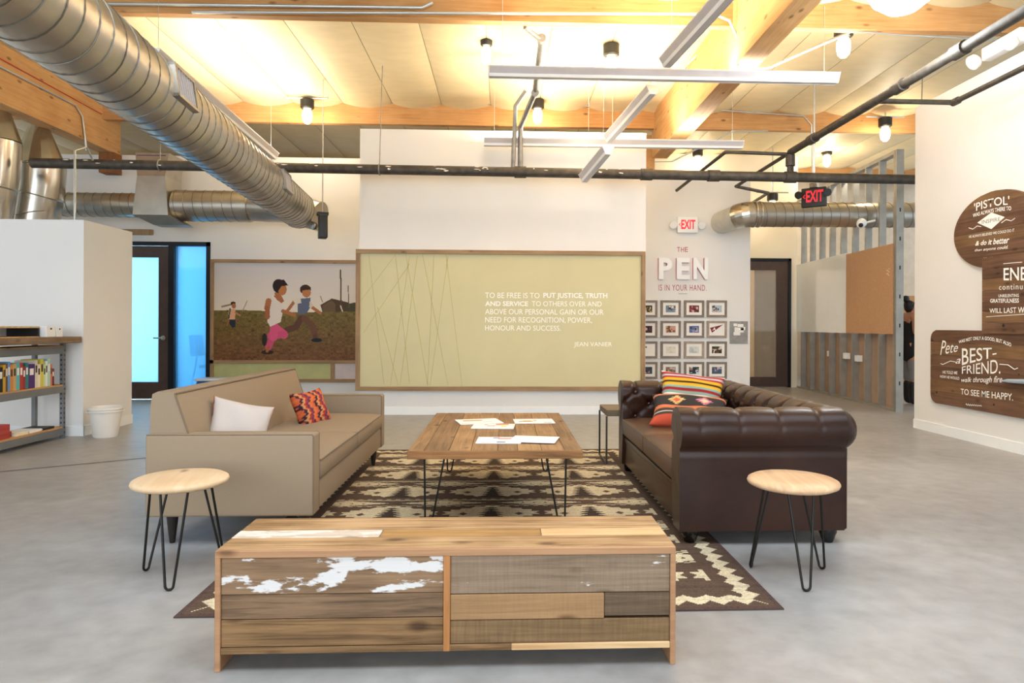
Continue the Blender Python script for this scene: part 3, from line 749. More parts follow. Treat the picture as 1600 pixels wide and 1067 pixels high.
uvtext('ABOVE OUR PERSONAL GAIN OR OUR', 758, 943, 483.5, 491, YT, gb_, M_lett)
uvtext('NEED FOR RECOGNITION, POWER,', 758, 925, 496, 505, YT, gb_, M_lett)
uvtext('HONOUR AND SUCCESS.', 758, 876, 508.7, 516.3, YT, gb_, M_lett)
uvtext('JEAN VANIER', 897, 956, 534.5, 543, YT, gb_, M_lett)

# photo mural on the left back wall
def mural_image():
    nx, ny = 300, 204; U, V = np.meshgrid(np.linspace(65, 1048, nx), np.linspace(808, 138, ny)); im = np.zeros((ny, nx, 3))
    hor = 470 - 6 * np.sin(U / 140)
    sky = rgb('#c9c4c4')[None, None] * (1 - ((V - 138) / 340)[..., None].clip(0, 1)) + rgb('#e2d3c0')[None, None] * ((V - 138) / 340)[..., None].clip(0, 1)
    im[:] = sky
    gnd = V > hor; t = ((V - 470) / 340).clip(0, 1)[..., None]
    gr = rgb('#6f6030') * (1 - t) + rgb('#70492c') * t
    ns = rng.standard_normal((ny, nx, 1)) * .16 + np.repeat(np.repeat(rng.standard_normal((ny // 4, nx // 6, 1)), 4, 0), 6, 1)[:ny, :nx] * .14 if (ny % 4 == 0 and nx % 6 == 0) else rng.standard_normal((ny, nx, 1)) * .2
    im[gnd] = (gr * (1 + ns))[gnd]
    def P(h, *pts): im[in_poly(U, V, pts)] = rgb(h)
    def E(h, x, y, a, b): im[((U - x) / a) ** 2 + ((V - y) / b) ** 2 < 1] = rgb(h)
    def Lm(h, w, *pts):
        for (xa, ya), (xb, yb) in zip(pts, pts[1:]):
            L = math.hypot(xb - xa, yb - ya); t_ = (((U - xa) * (xb - xa) + (V - ya) * (yb - ya)) / L ** 2).clip(0, 1)
            im[np.hypot(U - xa - t_ * (xb - xa), V - ya - t_ * (yb - ya)) < w] = rgb(h)
    P('#4f3c28', (800, 425), (880, 380), (1000, 408), (1000, 470), (815, 474)); P('#6a5236', (815, 428), (880, 392), (905, 420), (905, 472), (818, 472))
    P('#4a4428', (980, 420), (1048, 405), (1048, 470), (980, 470)); Lm('#5a4228', 5, (940, 182), (946, 470)); Lm('#6a5236', 3, (993, 290), (1000, 440)); Lm('#cfc3b0', 4, (940, 430), (955, 470))
    Lm('#8a7a55', 3, (800, 365), (815, 405)); Lm('#9c8a66', 3, (260, 470), (292, 400)); Lm('#8d8058', 6, (120, 440), (180, 425))
    # far child
    E('#3a2418', 195, 420, 18, 15); E('#a5673f', 200, 435, 15, 18); P('#d9a27e', (165, 455), (212, 455), (208, 530), (160, 530)); Lm('#3f4f48', 5, (175, 455), (165, 520)); Lm('#b57a50', 6, (210, 480), (242, 500)); P('#2c3038', (168, 530), (210, 530), (212, 580), (190, 586), (170, 560)); Lm('#9a5f3c', 6, (165, 540), (155, 570))
    # second child
    Lm('#5c3c2c', 22, (665, 520), (630, 580), (570, 600)); Lm('#6b4632', 22, (690, 520), (745, 570), (765, 640)); Lm('#5c3c2c', 14, (765, 640), (765, 665)); E('#1d2228', 775, 670, 38, 14)
    Lm('#a5683f', 11, (620, 400), (580, 455), (560, 480)); Lm('#a5683f', 11, (740, 440), (800, 482))
    P('#5d6478', (645, 385), (730, 375), (732, 440), (700, 490), (640, 490)); P('#d9cbb8', (605, 390), (660, 375), (668, 412), (625, 420)); P('#d0c2ac', (725, 400), (752, 425), (738, 448), (722, 440))
    E('#3c2518', 695, 318, 38, 33); E('#b57446', 703, 340, 30, 34); P('#3c2518', (662, 300), (735, 300), (730, 318), (672, 325))
    # nearest child
    Lm('#d2557a', 30, (490, 590), (545, 632)); Lm('#c74d72', 25, (545, 632), (455, 640)); Lm('#c04a6c', 22, (470, 650), (440, 720)); Lm('#d2557a', 28, (480, 575), (475, 650)); E('#2c211c', 412, 668, 18, 45); E('#2f231c', 432, 755, 42, 15); Lm('#9a5c38', 10, (440, 720), (432, 748))
    P('#ddd0c4', (440, 400), (520, 380), (548, 430), (525, 545), (452, 578), (430, 540), (450, 480)); P('#a86840', (470, 365), (520, 345), (548, 400), (530, 415), (490, 385))
    Lm('#a86840', 20, (440, 400), (430, 450)); Lm('#9c5e38', 17, (430, 450), (433, 510)); Lm('#a86840', 13, (540, 470), (615, 495)); E('#a86840', 618, 495, 16, 14); Lm('#e6dccf', 4, (470, 365), (500, 400))
    Lm('#a86840', 18, (500, 350), (510, 380)); E('#241712', 508, 295, 40, 48); E('#b0703f', 535, 318, 30, 42); P('#241712', (478, 262), (545, 250), (575, 290), (530, 296), (500, 340), (478, 330))
    return np.clip(im, 0, 1)
a, b = gY(330, 597, YL), gY(557, 407, YL)
px0, px1, pz0, pz1 = a.x, -1.85, a.z, b.z
ph = thing('photo_mural', 'framed photo of three children running on grass above lime and grey panels', 'picture', ((px0 + px1) / 2, YL - .04, pz0))
def php(name, mt, *bx): return MB(off=ph.location).box(*bx).build(name, mt, ph, origin=Vector(((bx[0] + bx[1]) / 2, (bx[2] + bx[3]) / 2, (bx[4] + bx[5]) / 2)) - ph.location)
f2 = .05; zmid = gY(400, 565, YL).z
php('frame_rail', W_fr, px0, px1, YL - .05, YL - .002, pz1 - f2, pz1); php('frame_rail', W_fr, px0, px1, YL - .05, YL - .002, pz0, pz0 + f2); php('frame_rail', W_fr, px0, px1, YL - .05, YL - .002, zmid - f2 / 2, zmid + f2 / 2)
php('frame_stile', W_frv, px0, px0 + f2, YL - .05, YL - .002, pz0 + f2, pz1 - f2); php('frame_stile', W_frv, px1 - f2, px1, YL - .05, YL - .002, pz0 + f2, pz1 - f2)
xdv = gY(521, 580, YL).x
php('frame_stile', W_frv, xdv - .03, xdv + .03, YL - .05, YL - .002, pz0 + f2, zmid - f2 / 2)
php('lower_panel', plain('lime_green_panel', '#b3b27a', 0.7), px0 + f2, xdv - .03, YL - .03, YL - .002, pz0 + f2, zmid - f2 / 2); php('lower_panel', plain('mauve_panel', '#c9bdbb', 0.7), xdv + .03, px1 - f2, YL - .03, YL - .002, pz0 + f2, zmid - f2 / 2)
php('backing', M_whitep, px0 + f2, px1 - f2, YL - .03, YL - .002, zmid + f2 / 2, pz1 - f2)
xe = gY(557, 500, YL).x
flat_print('photograph', mural_image(), Vector((px0 + f2, YL - .032, zmid + f2 / 2)) - ph.location, (xe - px0 - f2, 0, 0), (0, 0, pz1 - f2 - zmid - f2 / 2), ph, print_mat('photo_print', 0.5))

# picture frames on the wall behind the leather sofa
M_pf = plain('frame_grey_brown', '#7c6e62', 0.6, var=0.2, scale=20); M_pf2 = plain('frame_light_brown', '#9a8876', 0.6, var=0.2, scale=20)
M_mat = plain('picture_mount', '#efe9df', 0.8, var=0.01)
fw_, fh_ = .305, .255
PAL = [['#3a3a30', '#c8a23a', '#4a2a3a', '#d8c8b0'], ['#6a8aa0', '#d8d0c0', '#3c3a34', '#8a5a40'], ['#7a2a32', '#3a2c2c', '#9a4a4a', '#c8b0a0'], ['#a8b4c0', '#5a3c32', '#c8a890', '#3a4a5a'],
       ['#3a2c28', '#8a3a50', '#c8a0a0', '#20242c'], ['#c89a80', '#3a2620', '#8a5a48', '#6a4a3a'], ['#5a6a9a', '#8a90b0', '#c8a89a', '#3a4058'], None,
       ['#2a2c30', '#e8e4dc', '#e0dcd4', '#f0ece4'], ['#d8d2c2', '#cfc8b8', '#c4bcaa', '#ddd8ca'], ['#d2d2cc', '#b8bcb8', '#c8c4b8', '#a8b0b4'], ['#2a3020', '#6a4a3a', '#c8a890', '#d8d0c8'],
       ['#2c5058', '#c89090', '#7a3040', '#3a2c2c'], ['#8a6a5a', '#c8a890', '#5a4a44', '#b8b0a4'], ['#2a3a48', '#c8d0d8', '#3a2620', '#a07a60'], ['#4a5a70', '#c8b0b8', '#3a2c30', '#8a7a78']]
DESC = ['yellow and dark photo', 'group photo in pale blue tones', 'dark red photo', 'photo of people in pale shirts', 'small dark photo with pink faces', 'close-up photo of two faces', 'blue-toned photo', 'red pennant',
        'mostly white print with a dark spot', 'plain beige card', 'faint grey drawing', 'photo of a person before dark trees', 'teal and pink photo', 'faded photo of two people', 'photo of dark-haired people in blue', 'photo of a seated group']
ROWN = ['top row', 'second row', 'third row', 'bottom row']
us = [1011, 1047.5, 1084, 1119.5]; vs_ = [482.5, 514.5, 546.5, 578.5]
for r_ in range(4):
    for c_ in range(4):
        p = gY(us[c_], vs_[r_], YP); k = r_ * 4 + c_
        t = thing('picture_frame', 'wooden picture frame with %s, %s of grid' % (DESC[k], ROWN[r_]), 'picture', (p.x, YP - .015, p.z - fh_ / 2), 0, 'picture frames in a grid')
        mf = M_pf2 if k in (7, 10) else M_pf; b_ = .034
        mb = MB()
        mb.prism([(-fw_ / 2, 0), (fw_ / 2, 0), (fw_ / 2, b_), (-fw_ / 2, b_)], lambda x, z: (x, -.012, z), lambda x, z: (x, .014, z))
        mb.prism([(-fw_ / 2, fh_ - b_), (fw_ / 2, fh_ - b_), (fw_ / 2, fh_), (-fw_ / 2, fh_)], lambda x, z: (x, -.012, z), lambda x, z: (x, .014, z))
        for s in (-1, 1):
            xa_, xb_ = sorted((s * fw_ / 2, s * (fw_ / 2 - b_))); mb.box(xa_, xb_, -.012, .014, b_, fh_ - b_)
        mb.build('frame', mf, t)
        MB().box(-fw_ / 2 + b_, fw_ / 2 - b_, -.002, .013, b_, fh_ - b_).build('mount', M_mat, t)
        if PAL[k]:
            im = np.zeros((14, 20, 3)); R_ = np.random.default_rng(k + 20); im[:] = rgb(PAL[k][0])
            for q in range(16):
                x, y = R_.integers(0, 17), R_.integers(0, 11); im[y:y + R_.integers(2, 6), x:x + R_.integers(2, 7)] = rgb(PAL[k][q % 4])
            if k == 8: im[:] = rgb('#ece6dc'); im[11:, 2:9] = rgb('#2a2c30')
            flat_print('photo', im, (-.075, -.0035, fh_ / 2 - .052), (.15, 0, 0), (0, 0, .104), t)
        else:
            MB().add([(-.105, -.004, .15), (.095, -.004, .20), (-.075, -.004, .075)], [(0, 1, 2)]).build('pennant', plain('pennant_red', '#7a2630', 0.8), t)
            lettering('A', -.07, -.02, .11, .155, lambda x, z, h: (x, -.0055, z), M_lett, t, shear=.2, bold=.02)
a, b = gY(1140, 537, YP), gY(1168, 502, YP)
pl = thing('wall_plaque', 'unframed weathered grey plaque with white map shape beside picture frames', 'plaque', ((a.x + b.x) / 2, YP - .008, a.z))
hw_, hh_ = (b.x - a.x) / 2, b.z - a.z
MB().box(-hw_, hw_, -.006, .007, 0, hh_).build('plate', plain('plaque_grey', '#8f8c88', 0.7, var=0.2, scale=14), pl)
for (xa_, za_, xb_, zb_) in ((-.6, .78, -.2, .9), (-.15, .72, .5, .88), (-.5, .52, .1, .74), (.1, .5, .55, .7), (-.6, .38, .15, .52), (.2, .6, .7, .75)):
    MB().box(xa_ * hw_, xb_ * hw_, -.0075, -.006, za_ * hh_, zb_ * hh_).build('map_shape', M_mat, pl)

# THE PEN IS IN YOUR HAND
M_red = plain('red_lettering', '#b04858', 0.6)
pn = thing('wall_lettering', 'raised white letters with pink edges and small red words on white wall', 'lettering', (2.9, YP - .004, 1.3))
[uvtext(c_, a_, a_ + 4.5, 386, 393.5, YP - .002, pn, M_red, bold=.004) for c_, a_ in zip('THE', (1058, 1064.2, 1070.3))]; uvtext('IS IN YOUR HAND.', 1029, 1104, 445, 454, YP - .002, pn, M_red, spacing=1.15)
def squiggle(f, n=26):
    return [f(i / n, .5 + .5 * math.sin(i * 1.9) * (1 - .5 * i / n)) for i in range(n + 1)]
MB(off=pn.location).tube(squiggle(lambda s, t: gY(1060 + 14 * s, 460 - 2.5 * t, YP - .002)), .002, 4).build('signature', plain('grey_lettering', '#9a8f90', 0.7), pn)
M_pinke = plain('pink_edge', '#c8707c', 0.6)
for chx, (u0, u1) in zip('PEN', ((1029, 1050), (1057, 1077.5), (1083, 1106))):
    uvtext(chx, u0 - 1.2, u1 - 1.2, 403.5, 436.5, YP - .002, pn, M_pinke, bold=.045, depth=.025, name='letter_side')
    uvtext(chx, u0, u1, 403, 436.5, YP - .028, pn, M_whitep, bold=.04, depth=.02, name='letter')
# white exit sign with two lamp heads
M_exr = glow('exit_red', '#e02838', 0.35)
p = gY(1073, 352, YP)
ex = thing('exit_sign', 'white exit sign with red letters and twin lamp heads on the white wall', 'sign', (p.x, YP - .03, p.z - .12))
MB().rbox(-.155, .155, -.03, .028, 0, .24, .008).build('housing', M_whitep, ex, smooth=True)
lettering('EXIT', -.10, .115, .055, .195, lambda x, z, h: (x, -.0315, z), M_exr, ex, bold=.03)
lettering('<', -.135, -.108, .10, .15, lambda x, z, h: (x, -.0315, z), M_exr, ex, bold=.02)
for s in (-1, 1):
    MB().lathe([(.02, -.02), (.055, 0), (.06, .03), (.056, .034)], (s * .215, -.01, .12), 18, axis=(0, -1, -.25)).build('lamp_head', M_whitep, ex, smooth=True)
    MB().tube([(s * .15, 0, .13), (s * .2, 0, .13)], .012, 8).build('lamp_arm', M_whitep, ex)

# ================================================================== RIGHT WALL SIGN
W_sg = [wood('sign_plank_%s' % n, a, b, axis=1, scale=1.5, contrast=1.0) for n, a, b in (('a', '#7b5a43', '#4f3626'), ('b', '#6f4f3a', '#472f21'), ('c', '#80603f', '#553a29'))]
sy0 = gX(1488, 369, XR).y
def sZ(u, v): return gX(u, v, XR - .05)
apex = sZ(1563, 294.5); cB = sZ(1537, 411)
eY, eZ = sZ(1549, 355).y, (apex.z + sZ(1550, 418).z) / 2
rY, rZ = sZ(1488, 369).y - eY, apex.z - eZ
mY, mz0, mz1 = sZ(1533.5, 470).y, sZ(1534, 521).z, eZ
bY, bz1 = sZ(1451, 560).y, sZ(1500, 516).z
bz0 = (sZ(1470, 634).z + sZ(1600, 652.5).z) / 2
sg = thing('wooden_wall_sign', 'dark plank sign of oval and rectangular boards with white hand lettering', 'sign', (XR, eY, bz0))
NEAR = 4.25
def sign_planks(outline, thick, zlo, zhi, step, ylo):
    """outline(z) -> (y_min, y_max) of the board at height z; cut into horizontal planks"""
    n = max(1, round((zhi - zlo) / step)); h = (zhi - zlo) / n
    for i in range(n):
        za_, zb_ = zlo + i * h + .0008, zlo + (i + 1) * h - .0008; K = 7; left = []; right = []
        for k in range(K + 1):
            z = za_ + (zb_ - za_) * k / K; y0_, y1_ = outline(z); left.append((y0_, z)); right.append((y1_, z))
        poly = left + right[::-1]
        if max(q[0] for q in right) - min(q[0] for q in left) < .02: continue
        ctr = Vector((XR - .01, (left[0][0] + right[0][0]) / 2, za_)) - sg.location
        MB(off=sg.location).prism(poly, lambda y, z: (XR - thick + random.uniform(0, .0), y, z), lambda y, z: (XR - .002, y, z)).build('plank', W_sg[(i * 2 + int(thick * 1000)) % 3], sg, origin=ctr)
def o_oval(z):
    t = max(-1, min(1, (z - eZ) / rZ)); wv = rY * math.sqrt(1 - t * t); return (eY - wv, eY + wv)
sign_planks(o_oval, .034, eZ - rZ, eZ + rZ, .11, 0)
sign_planks(lambda z: (NEAR, mY), .045, mz0, eZ - rZ * .72, .10, 0)
rc = .10
def o_round(z):
    dz = min(z - bz0, bz1 - z); c = rc - math.sqrt(max(0, rc * rc - max(0, rc - dz) ** 2)) if dz < rc else 0
    return (NEAR, bY - c)
sign_planks(o_round, .03, bz0, bz1, .13, 0)
def sgtext(body, u0, v0, u1, v1, th, arc=0.0, **k):
    """text whose cap box runs from (u0 top-left .. bottom-left v range v0) to the same at u1; v0,v1 = (top,bottom) at each end"""
    X = XR - th - .0012
    A0, A1 = gX(u0, v0[0], X), gX(u0, v0[1], X); B0, B1 = gX(u1, v1[0], X), gX(u1, v1[1], X); l = sg.location
    def f(x, y, h):
        P = (A1 * (1 - y) + A0 * y) * (1 - x) + (B1 * (1 - y) + B0 * y) * x
        return (P.x - l.x, P.y - l.y, P.z - l.z + arc * 4 * x * (1 - x))
    return lettering(body, 0, 1, 0, 1, f, M_lett, sg, **k)
T1, T2, T3 = .034, .045, .030
sgtext("'PISTOL'", 1522, (318, 331), 1577, (306, 320), T1, arc=.015, bold=.01)
sgtext('WAS ALWAYS THERE TO', 1520, (334, 340), 1580, (322, 328.5), T1, arc=.012, bold=.02)
X = XR - T1 - .001
q4 = [gX(*uv, X) - sg.location for uv in ((1527, 348), (1549, 332), (1570, 339), (1549, 358))]
MB().add(q4, [(0, 1, 2, 3)]).build('diamond', M_lett, sg)
sgtext('INSPIRE', 1534, (344, 350), 1563, (339, 345), T1 + .001, name='lettering').data.materials[0] = plain('grey_lettering2', '#8a8078', 0.7)
for pts in (((1514, 356), (1520, 358), (1527, 353), (1533, 354)), ((1565, 348), (1572, 343), (1580, 345), (1586, 341)), ((1470, 568), (1473, 569.5), (1485, 564), (1493, 565.5)), ((1562, 569), (1575, 570), (1585, 577), (1590, 575))):
    MB(off=sg.location).tube([gX(*p_, XR - .034) for p_ in pts], .004, 6).build('flourish', M_lett, sg)
sgtext('HE ALWAYS BELIEVED WE COULD DO IT', 1514, (368, 372), 1585, (357, 361.5), T1, bold=.01)
sgtext('& do it better', 1524, (377, 384), 1577, (369, 380), T1, shear=.3, bold=.02)
sgtext('than anyone could.', 1523, (389, 394), 1575, (383, 390), T1, shear=.3, bold=.01)
for (u0_, u1_, v0_, v1_, th_) in ((1537, 1562, 404.5, 401, T1), (1509, 1534, 632, 634, T3)):
    MB(off=sg.location).tube(squiggle(lambda s, t: gX(u0_ + (u1_ - u0_) * s, v0_ + (v1_ - v0_) * s - 3.5 * (t - .5), XR - th_ - .001)), .0022, 4).build('signature', M_lett, sg)
sgtext('ENE', 1568, (419, 438), 1604, (416.5, 438), T2, bold=.01)
sgtext('continua', 1561, (445, 453), 1604, (443, 452), T2, spacing=1.2)
sgtext('UNRELENTING', 1560, (460, 464.5), 1592, (459, 464), T2, bold=.01); sgtext('GRATEFULNESS', 1547, (467, 473), 1592, (466, 473), T2, bold=.02)
sgtext('WILL LAST WH', 1546, (482, 489), 1607, (479, 489), T2, bold=.01)
MB(off=sg.location).tube([gX(1541, 495, XR - T2), gX(1600, 491, XR - T2), gX(1640, 489, XR - T2)], .003, 6).build('flourish', M_lett, sg)
MB(off=sg.location).tube([gX(1568, 412, XR - T2), gX(1597, 409.5, XR - T2)], .003, 6).build('flourish', M_lett, sg)
sgtext('Pete', 1469, (531, 555), 1497, (536, 549), T3, shear=.35)
sgtext('WAS NOT ONLY A GOOD, BUT ALSO', 1498, (532, 538), 1580, (536, 543), T3, arc=.05, bold=.02)
sgtext('a', 1493, (561, 568), 1501, (560, 568), T3, shear=.35)
sgtext('BEST-', 1503, (544, 571), 1557, (543, 557), T3, bold=.005)
sgtext('FRIEND.', 1503, (573, 584), 1563, (560, 584), T3)
sgtext('HE TOLD ME', 1473, (579, 583.5), 1496, (580, 585), T3, bold=.01); sgtext('HOW HE WOULD', 1469, (586, 590), 1499, (589, 593.5), T3, bold=.01)
sgtext('walk through fire', 1502, (590, 599), 1566, (587, 601), T3, shear=.3, bold=.005)
sgtext('TO SEE ME HAPPY.', 1501, (607, 616), 1583, (615, 626), T3, bold=.005)
M_hole = plain('nail_hole', '#1c120c', 0.9)
for (u, v, r_, th) in ((1568, 508.5, .016, T2), (1463.5, 613, .012, T3), (1553, 632, .010, T3), (1592, 585, .008, T3)):
    MB(off=sg.location).lathe([(r_, 0), (r_, .0012)], gX(u, v, XR - th), 14, axis=(-1, 0, 0)).build('nail_hole', M_hole, sg)
MB(off=sg.location).tube([gX(1564, 595, XR - .045), gX(1575, 595, XR - .06), gX(1600, 596, XR - .06), gX(1680, 600, XR - .06)], [.004, .018, .022, .022], 12).build('pen_shape', plain('pale_blue_metal', '#b6c6d4', 0.35, 0.3), sg, smooth=True)

# emergency light unit high on the right wall
a = gX(1555, 85, XR)
el = thing('emergency_light', 'white twin-head emergency light high on the right wall', 'light', (XR - .05, a.y - .15, a.z))
MB().rbox(-.05, .045, -.28, .2, -.05, .07, .012).build('housing', M_whitep, el, smooth=True)
for yy in (-.22, .24):
    MB().lathe([(.03, 0), (.065, .03), (.07, .07), (.066, .075)], (-.05, yy, -.01), 18, axis=(-.7, 0, -.5)).build('lamp_head', M_whitep, el, smooth=True)

# ================================================================== LEFT: STOREFRONT DOOR, OFFICE BEHIND
M_frame = plain('dark_anodised_frame', '#171a20', 0.4, 0.3); M_doorw = plain('brown_door', '#4c3a33', 0.5, var=0.12, scale=10)
M_frost = frosted('frosted_glass', '#d3ebf5', 0.10)
M_tint = frosted('tinted_glass', '#a4d4f0', 0.55)
sx0, sx1 = xs0, xs1; Yd = YL - .01
df = struct('window_1', MB().box(sx0, sx1, Yd, YL + .12, zt - .06, zt).box(sx1 - .06, sx1, Yd, YL + .12, 0, zt).box(sx0, sx0 + .05, Yd, YL + .12, 0, zt), M_frame)
xmul = gY(268, 500, YL).x
MB().box(xmul - .045, xmul + .035, Yd, YL + .12, 0, zt - .06).build('mullion', M_frame, df)
MB().box(xmul + .035, sx1 - .06, Yd, YL + .12, 0, .06).build('window_sill', M_frame, df)
MB().box(xmul + .035, sx1 - .06, YL + .05, YL + .06, .06, zt - .06).build('pane', M_tint, df)
door = tag(bpy.data.objects.new('door_1', None), kind='structure'); COL.objects.link(door); door.location = (xmul - .045, YL + .04, 0)
dl, dr = sx0 + .055, xmul - .05
zA, zB2 = gY(230, 597, YL).z, gY(230, 402, YL).z; xg1 = gY(247.5, 500, YL).x
def dpart(n, mt, *bx): return MB(off=door.location).box(*bx).build(n, mt, door)
dpart('stile', M_doorw, xg1, dr, YL, YL + .05, .01, zt - .065); dpart('stile', M_doorw, dl, dl + .13, YL, YL + .05, .01, zt - .065)
dpart('bottom_rail', M_doorw, dl + .13, xg1, YL, YL + .05, .01, zA); dpart('top_rail', M_doorw, dl + .13, xg1, YL, YL + .05, zB2, zt - .065)
dpart('pane', M_frost, dl + .13, xg1, YL + .02, YL + .03, zA, zB2)
hp = gY(252, 528, YL)
hd = MB(off=door.location).tube([(hp.x + .03, YL - .045, hp.z), (hp.x - .09, YL - .045, hp.z)], .011, 10).lathe([(.036, 0), (.036, .012), (.014, .016), (.014, .045)], (hp.x + .03, YL, hp.z), 18, axis=(0, -1, 0)).build('door_handle', M_galv2, door, smooth=True)
# office behind the glass: floor continues; its own window wall lets blue daylight in
wall('wall_office_back', -8.9, -1.2, 13.9, 14.1, 0, 3.5, M_white)
wall('wall_office_side', -3.4, -3.3, YL + .2, 13.9, 0, 3.5, M_white)
struct('office_light_stop', MB().box(-8.9, -3.4, YL + .2, 13.9, 3.5, 3.56), M_white)  # unseen lid added to stop office light leaking over the wall
area_light('office_window_daylight', (-7.6, 13.0, 1.7), (-5.2, 10.3, 1.2), 3.0, 2.4, 260, (0.42, 0.74, 1.0))
oc = thing('office_chair', 'dark side chair seen through the blue-tinted glass', 'chair', (-4.74, 11.0, 0))
MB().rbox(-.04, .0, -.22, .22, .62, .95, .015).build('backrest', M_blackp, oc, smooth=True).rotation_euler = (0, math.radians(-6), 0)
MB().rbox(.02, .46, -.23, .23, .43, .48, .018).build('seat', M_blackp, oc, smooth=True)
for s in (-1, 1):
    MB().tube([(-.02, s * .23, .9), (-.0, s * .23, .62), (-.02, s * .23, .45), (-.10, s * .23, .05), (-.08, s * .23, .013), (.4, s * .23, .013), (.46, s * .23, .05), (.44, s * .23, .43)], .013, 8).build('leg', M_black, oc, smooth=True)
bxp = gZ(335, 590, .42)
cb = thing('storage_box', 'blue plastic storage box with clear lid on floor behind fabric sofa', 'box', (gY(335, 595, 9.6).x, 9.6, 0))
MB().rbox(-.19, .19, -.14, .14, 0, .34, .02).build('bin', plain('blue_plastic', '#2b4f93', 0.4), cb, smooth=True)
MB().rbox(-.205, .205, -.155, .155, .34, .375, .01).build('lid', plain('clear_lid', '#cdd6dc', 0.25), cb, smooth=True)
MB().lathe([(.045, 0), (.045, .002)], (0, -.142, .27), 20, axis=(0, -1, 0)).build('round_mark', M_whitep, cb)

# ================================================================== LEFT: SHELF WITH BOOKS
M_shm = plain('shelf_steel', '#77797a', 0.5, 0.3); M_pb = wood('particle_board', '#c99d66', '#b0834f', axis=1, contrast=0.6, bump=0.05)
HX, HY0, HY1, HD = -4.275, 4.7, 6.86, .30
sh = thing('bookshelf', 'grey steel shelving unit with chipboard shelves and thick wooden worktop', 'shelf', (HX - HD / 2, (HY0 + HY1) / 2, 0))
def shp(n, mt, *bx): return MB(off=sh.location).box(*bx).build(n, mt, sh)
for X in (HX - .035, HX - HD):
    for Y in (HY1 - .036, HY0):
        po = shp('post', M_shm, X, X + .035, Y, Y + .036, 0, .925)
        for k in range(18):
            z = .05 + k * .047
            MB(off=sh.location).box(X + .0355, X + .0365, Y + .012, Y + .024, z, z + .018).build('slot', M_blackp, po) if (X > HX - .1 and Y > 6) else None
            MB(off=sh.location).box(X + .008, X + .022, Y - .0005, Y - .0001, z, z + .018).build('slot', M_blackp, po) if (X > HX - .1 and Y > 6) else None
ZS = [.115, .525, .905]
for z in ZS:
    shp('shelf_board', M_pb, HX - HD + .004, HX - .004, HY0, HY1, z - .016, z)
    shp('rail', M_shm, HX - .003, HX + .003, HY0, HY1 - .036, z - .078, z - .012); shp('rail', M_shm, HX - HD - .003, HX - HD + .003, HY0, HY1, z - .078, z - .012)
    shp('rail', M_shm, HX - HD, HX, HY1 - .004, HY1 + .001, z - .078, z - .012)
wt_ = MB(off=sh.location).rbox(HX - HD - .04, HX + .10, HY0, HY1 + .09, .93, .99, .004, 1).build('worktop', wood('worktop_wood', '#8e765c', '#5f4b38', axis=1, contrast=1.1), sh)
BC = [('red', '#b0322c'), ('sky blue', '#5a92c8'), ('orange', '#d88a3c'), ('cream', '#e6dcc0'), ('dark red', '#8a2a2a'), ('mint', '#a8d0bc'), ('white', '#ece8e0'), ('yellow', '#d8c64a'), ('pale green', '#c4d8a8'), ('maroon', '#6a2028'), ('navy', '#22305a'), ('teal', '#2f7a80'),
      ('olive', '#7a7a3a'), ('black', '#1c1a1c'), ('pink', '#d08a98'), ('brown', '#6a4a34'), ('grey', '#8a8a8c'), ('purple', '#4a2a6a'), ('lime', '#a0c040'), ('tan', '#c0a070'), ('beige', '#d8ccb8'), ('turquoise', '#58b8b8'), ('salmon', '#d87860'), ('mustard', '#c09a30')]
def book(label, hexc, loc, th, hh, dd, rotz=0, lying=False, group='books on the middle shelf'):
    """standing book, spine towards +x; th along y"""
    t = thing('book', label, 'book', loc, rotz, group)
    mt = plain('book_' + hexc, hexc, 0.55, var=0.05)
    mb = MB(); c = .003
    if not lying:
        mb.box(-c, 0, 0, th, 0, hh); mb.box(-dd, -c, 0, c, 0, hh); mb.box(-dd, -c, th - c, th, 0, hh)
        MB().box(-dd + .004, -c, c, th - c, .004, hh - .004).build('pages', M_mat, t)
        MB().box(0, .0006, th * .2, th * .8, hh * .55, hh * .82).build('spine_label', M_mat if int(hexc[1:3], 16) < 190 else MATS['book_dark'], t)
    else:
        mb.box(-c, 0, 0, hh, 0, th); mb.box(-dd, -c, 0, hh, 0, c); mb.box(-dd, -c, 0, hh, th - c, th)
        MB().box(-dd + .004, -c, .004, hh - .004, c, th - c).build('pages', M_mat, t)
    mb.build('cover', mt, t); return t
plain('book_dark', '#40342c', 0.6)
y = HY1 - .13; R_ = random.Random(4)
order = ['maroon', 'salmon', 'mint', 'white', 'pale green', 'yellow', 'cream', 'beige', 'purple', 'teal', 'dark red', 'red', 'turquoise', 'tan', 'orange', 'sky blue', 'brown', 'mustard', 'black', 'grey', 'pink', 'navy', 'olive', 'lime']
bc = dict(BC)
for i, cn in enumerate(order):
    th = R_.uniform(.022, .042); hh = R_.uniform(.20, .27); dd = R_.uniform(.15, .19)
    if cn == 'purple': th, hh = .085, .22
    if cn == 'maroon': hh = .16
    y -= th + .0015
    if y < HY0 + .2: break
    book('upright book with %s spine on the middle shelf of the steel unit' % cn, bc[cn], (HX - .025, y, ZS[1] + .001), th, hh, dd)
LY = [('black', .02, 6.58), ('white', .022, 6.40), ('cream', .03, 6.22)]
for cn, th, yy in LY:
    book('%s book lying flat on the bottom shelf of the steel unit' % cn, bc[cn], (HX - .03, yy, ZS[0] + .001), th, .16, .2, 0, True, 'books on the bottom shelf')
z = ZS[0] + .001
for k in range(5):
    book('red book in the stack of five on the bottom shelf, %s' % ['lowest', 'second from below', 'middle one', 'second from the top', 'topmost'][k], ['#a83a34', '#9c332f', '#b0423a', '#a63832', '#ab3e38'][k], (HX - .03, 5.93, z), .024, .22, .2, 0, True, 'red books stacked on the bottom shelf'); z += .0245
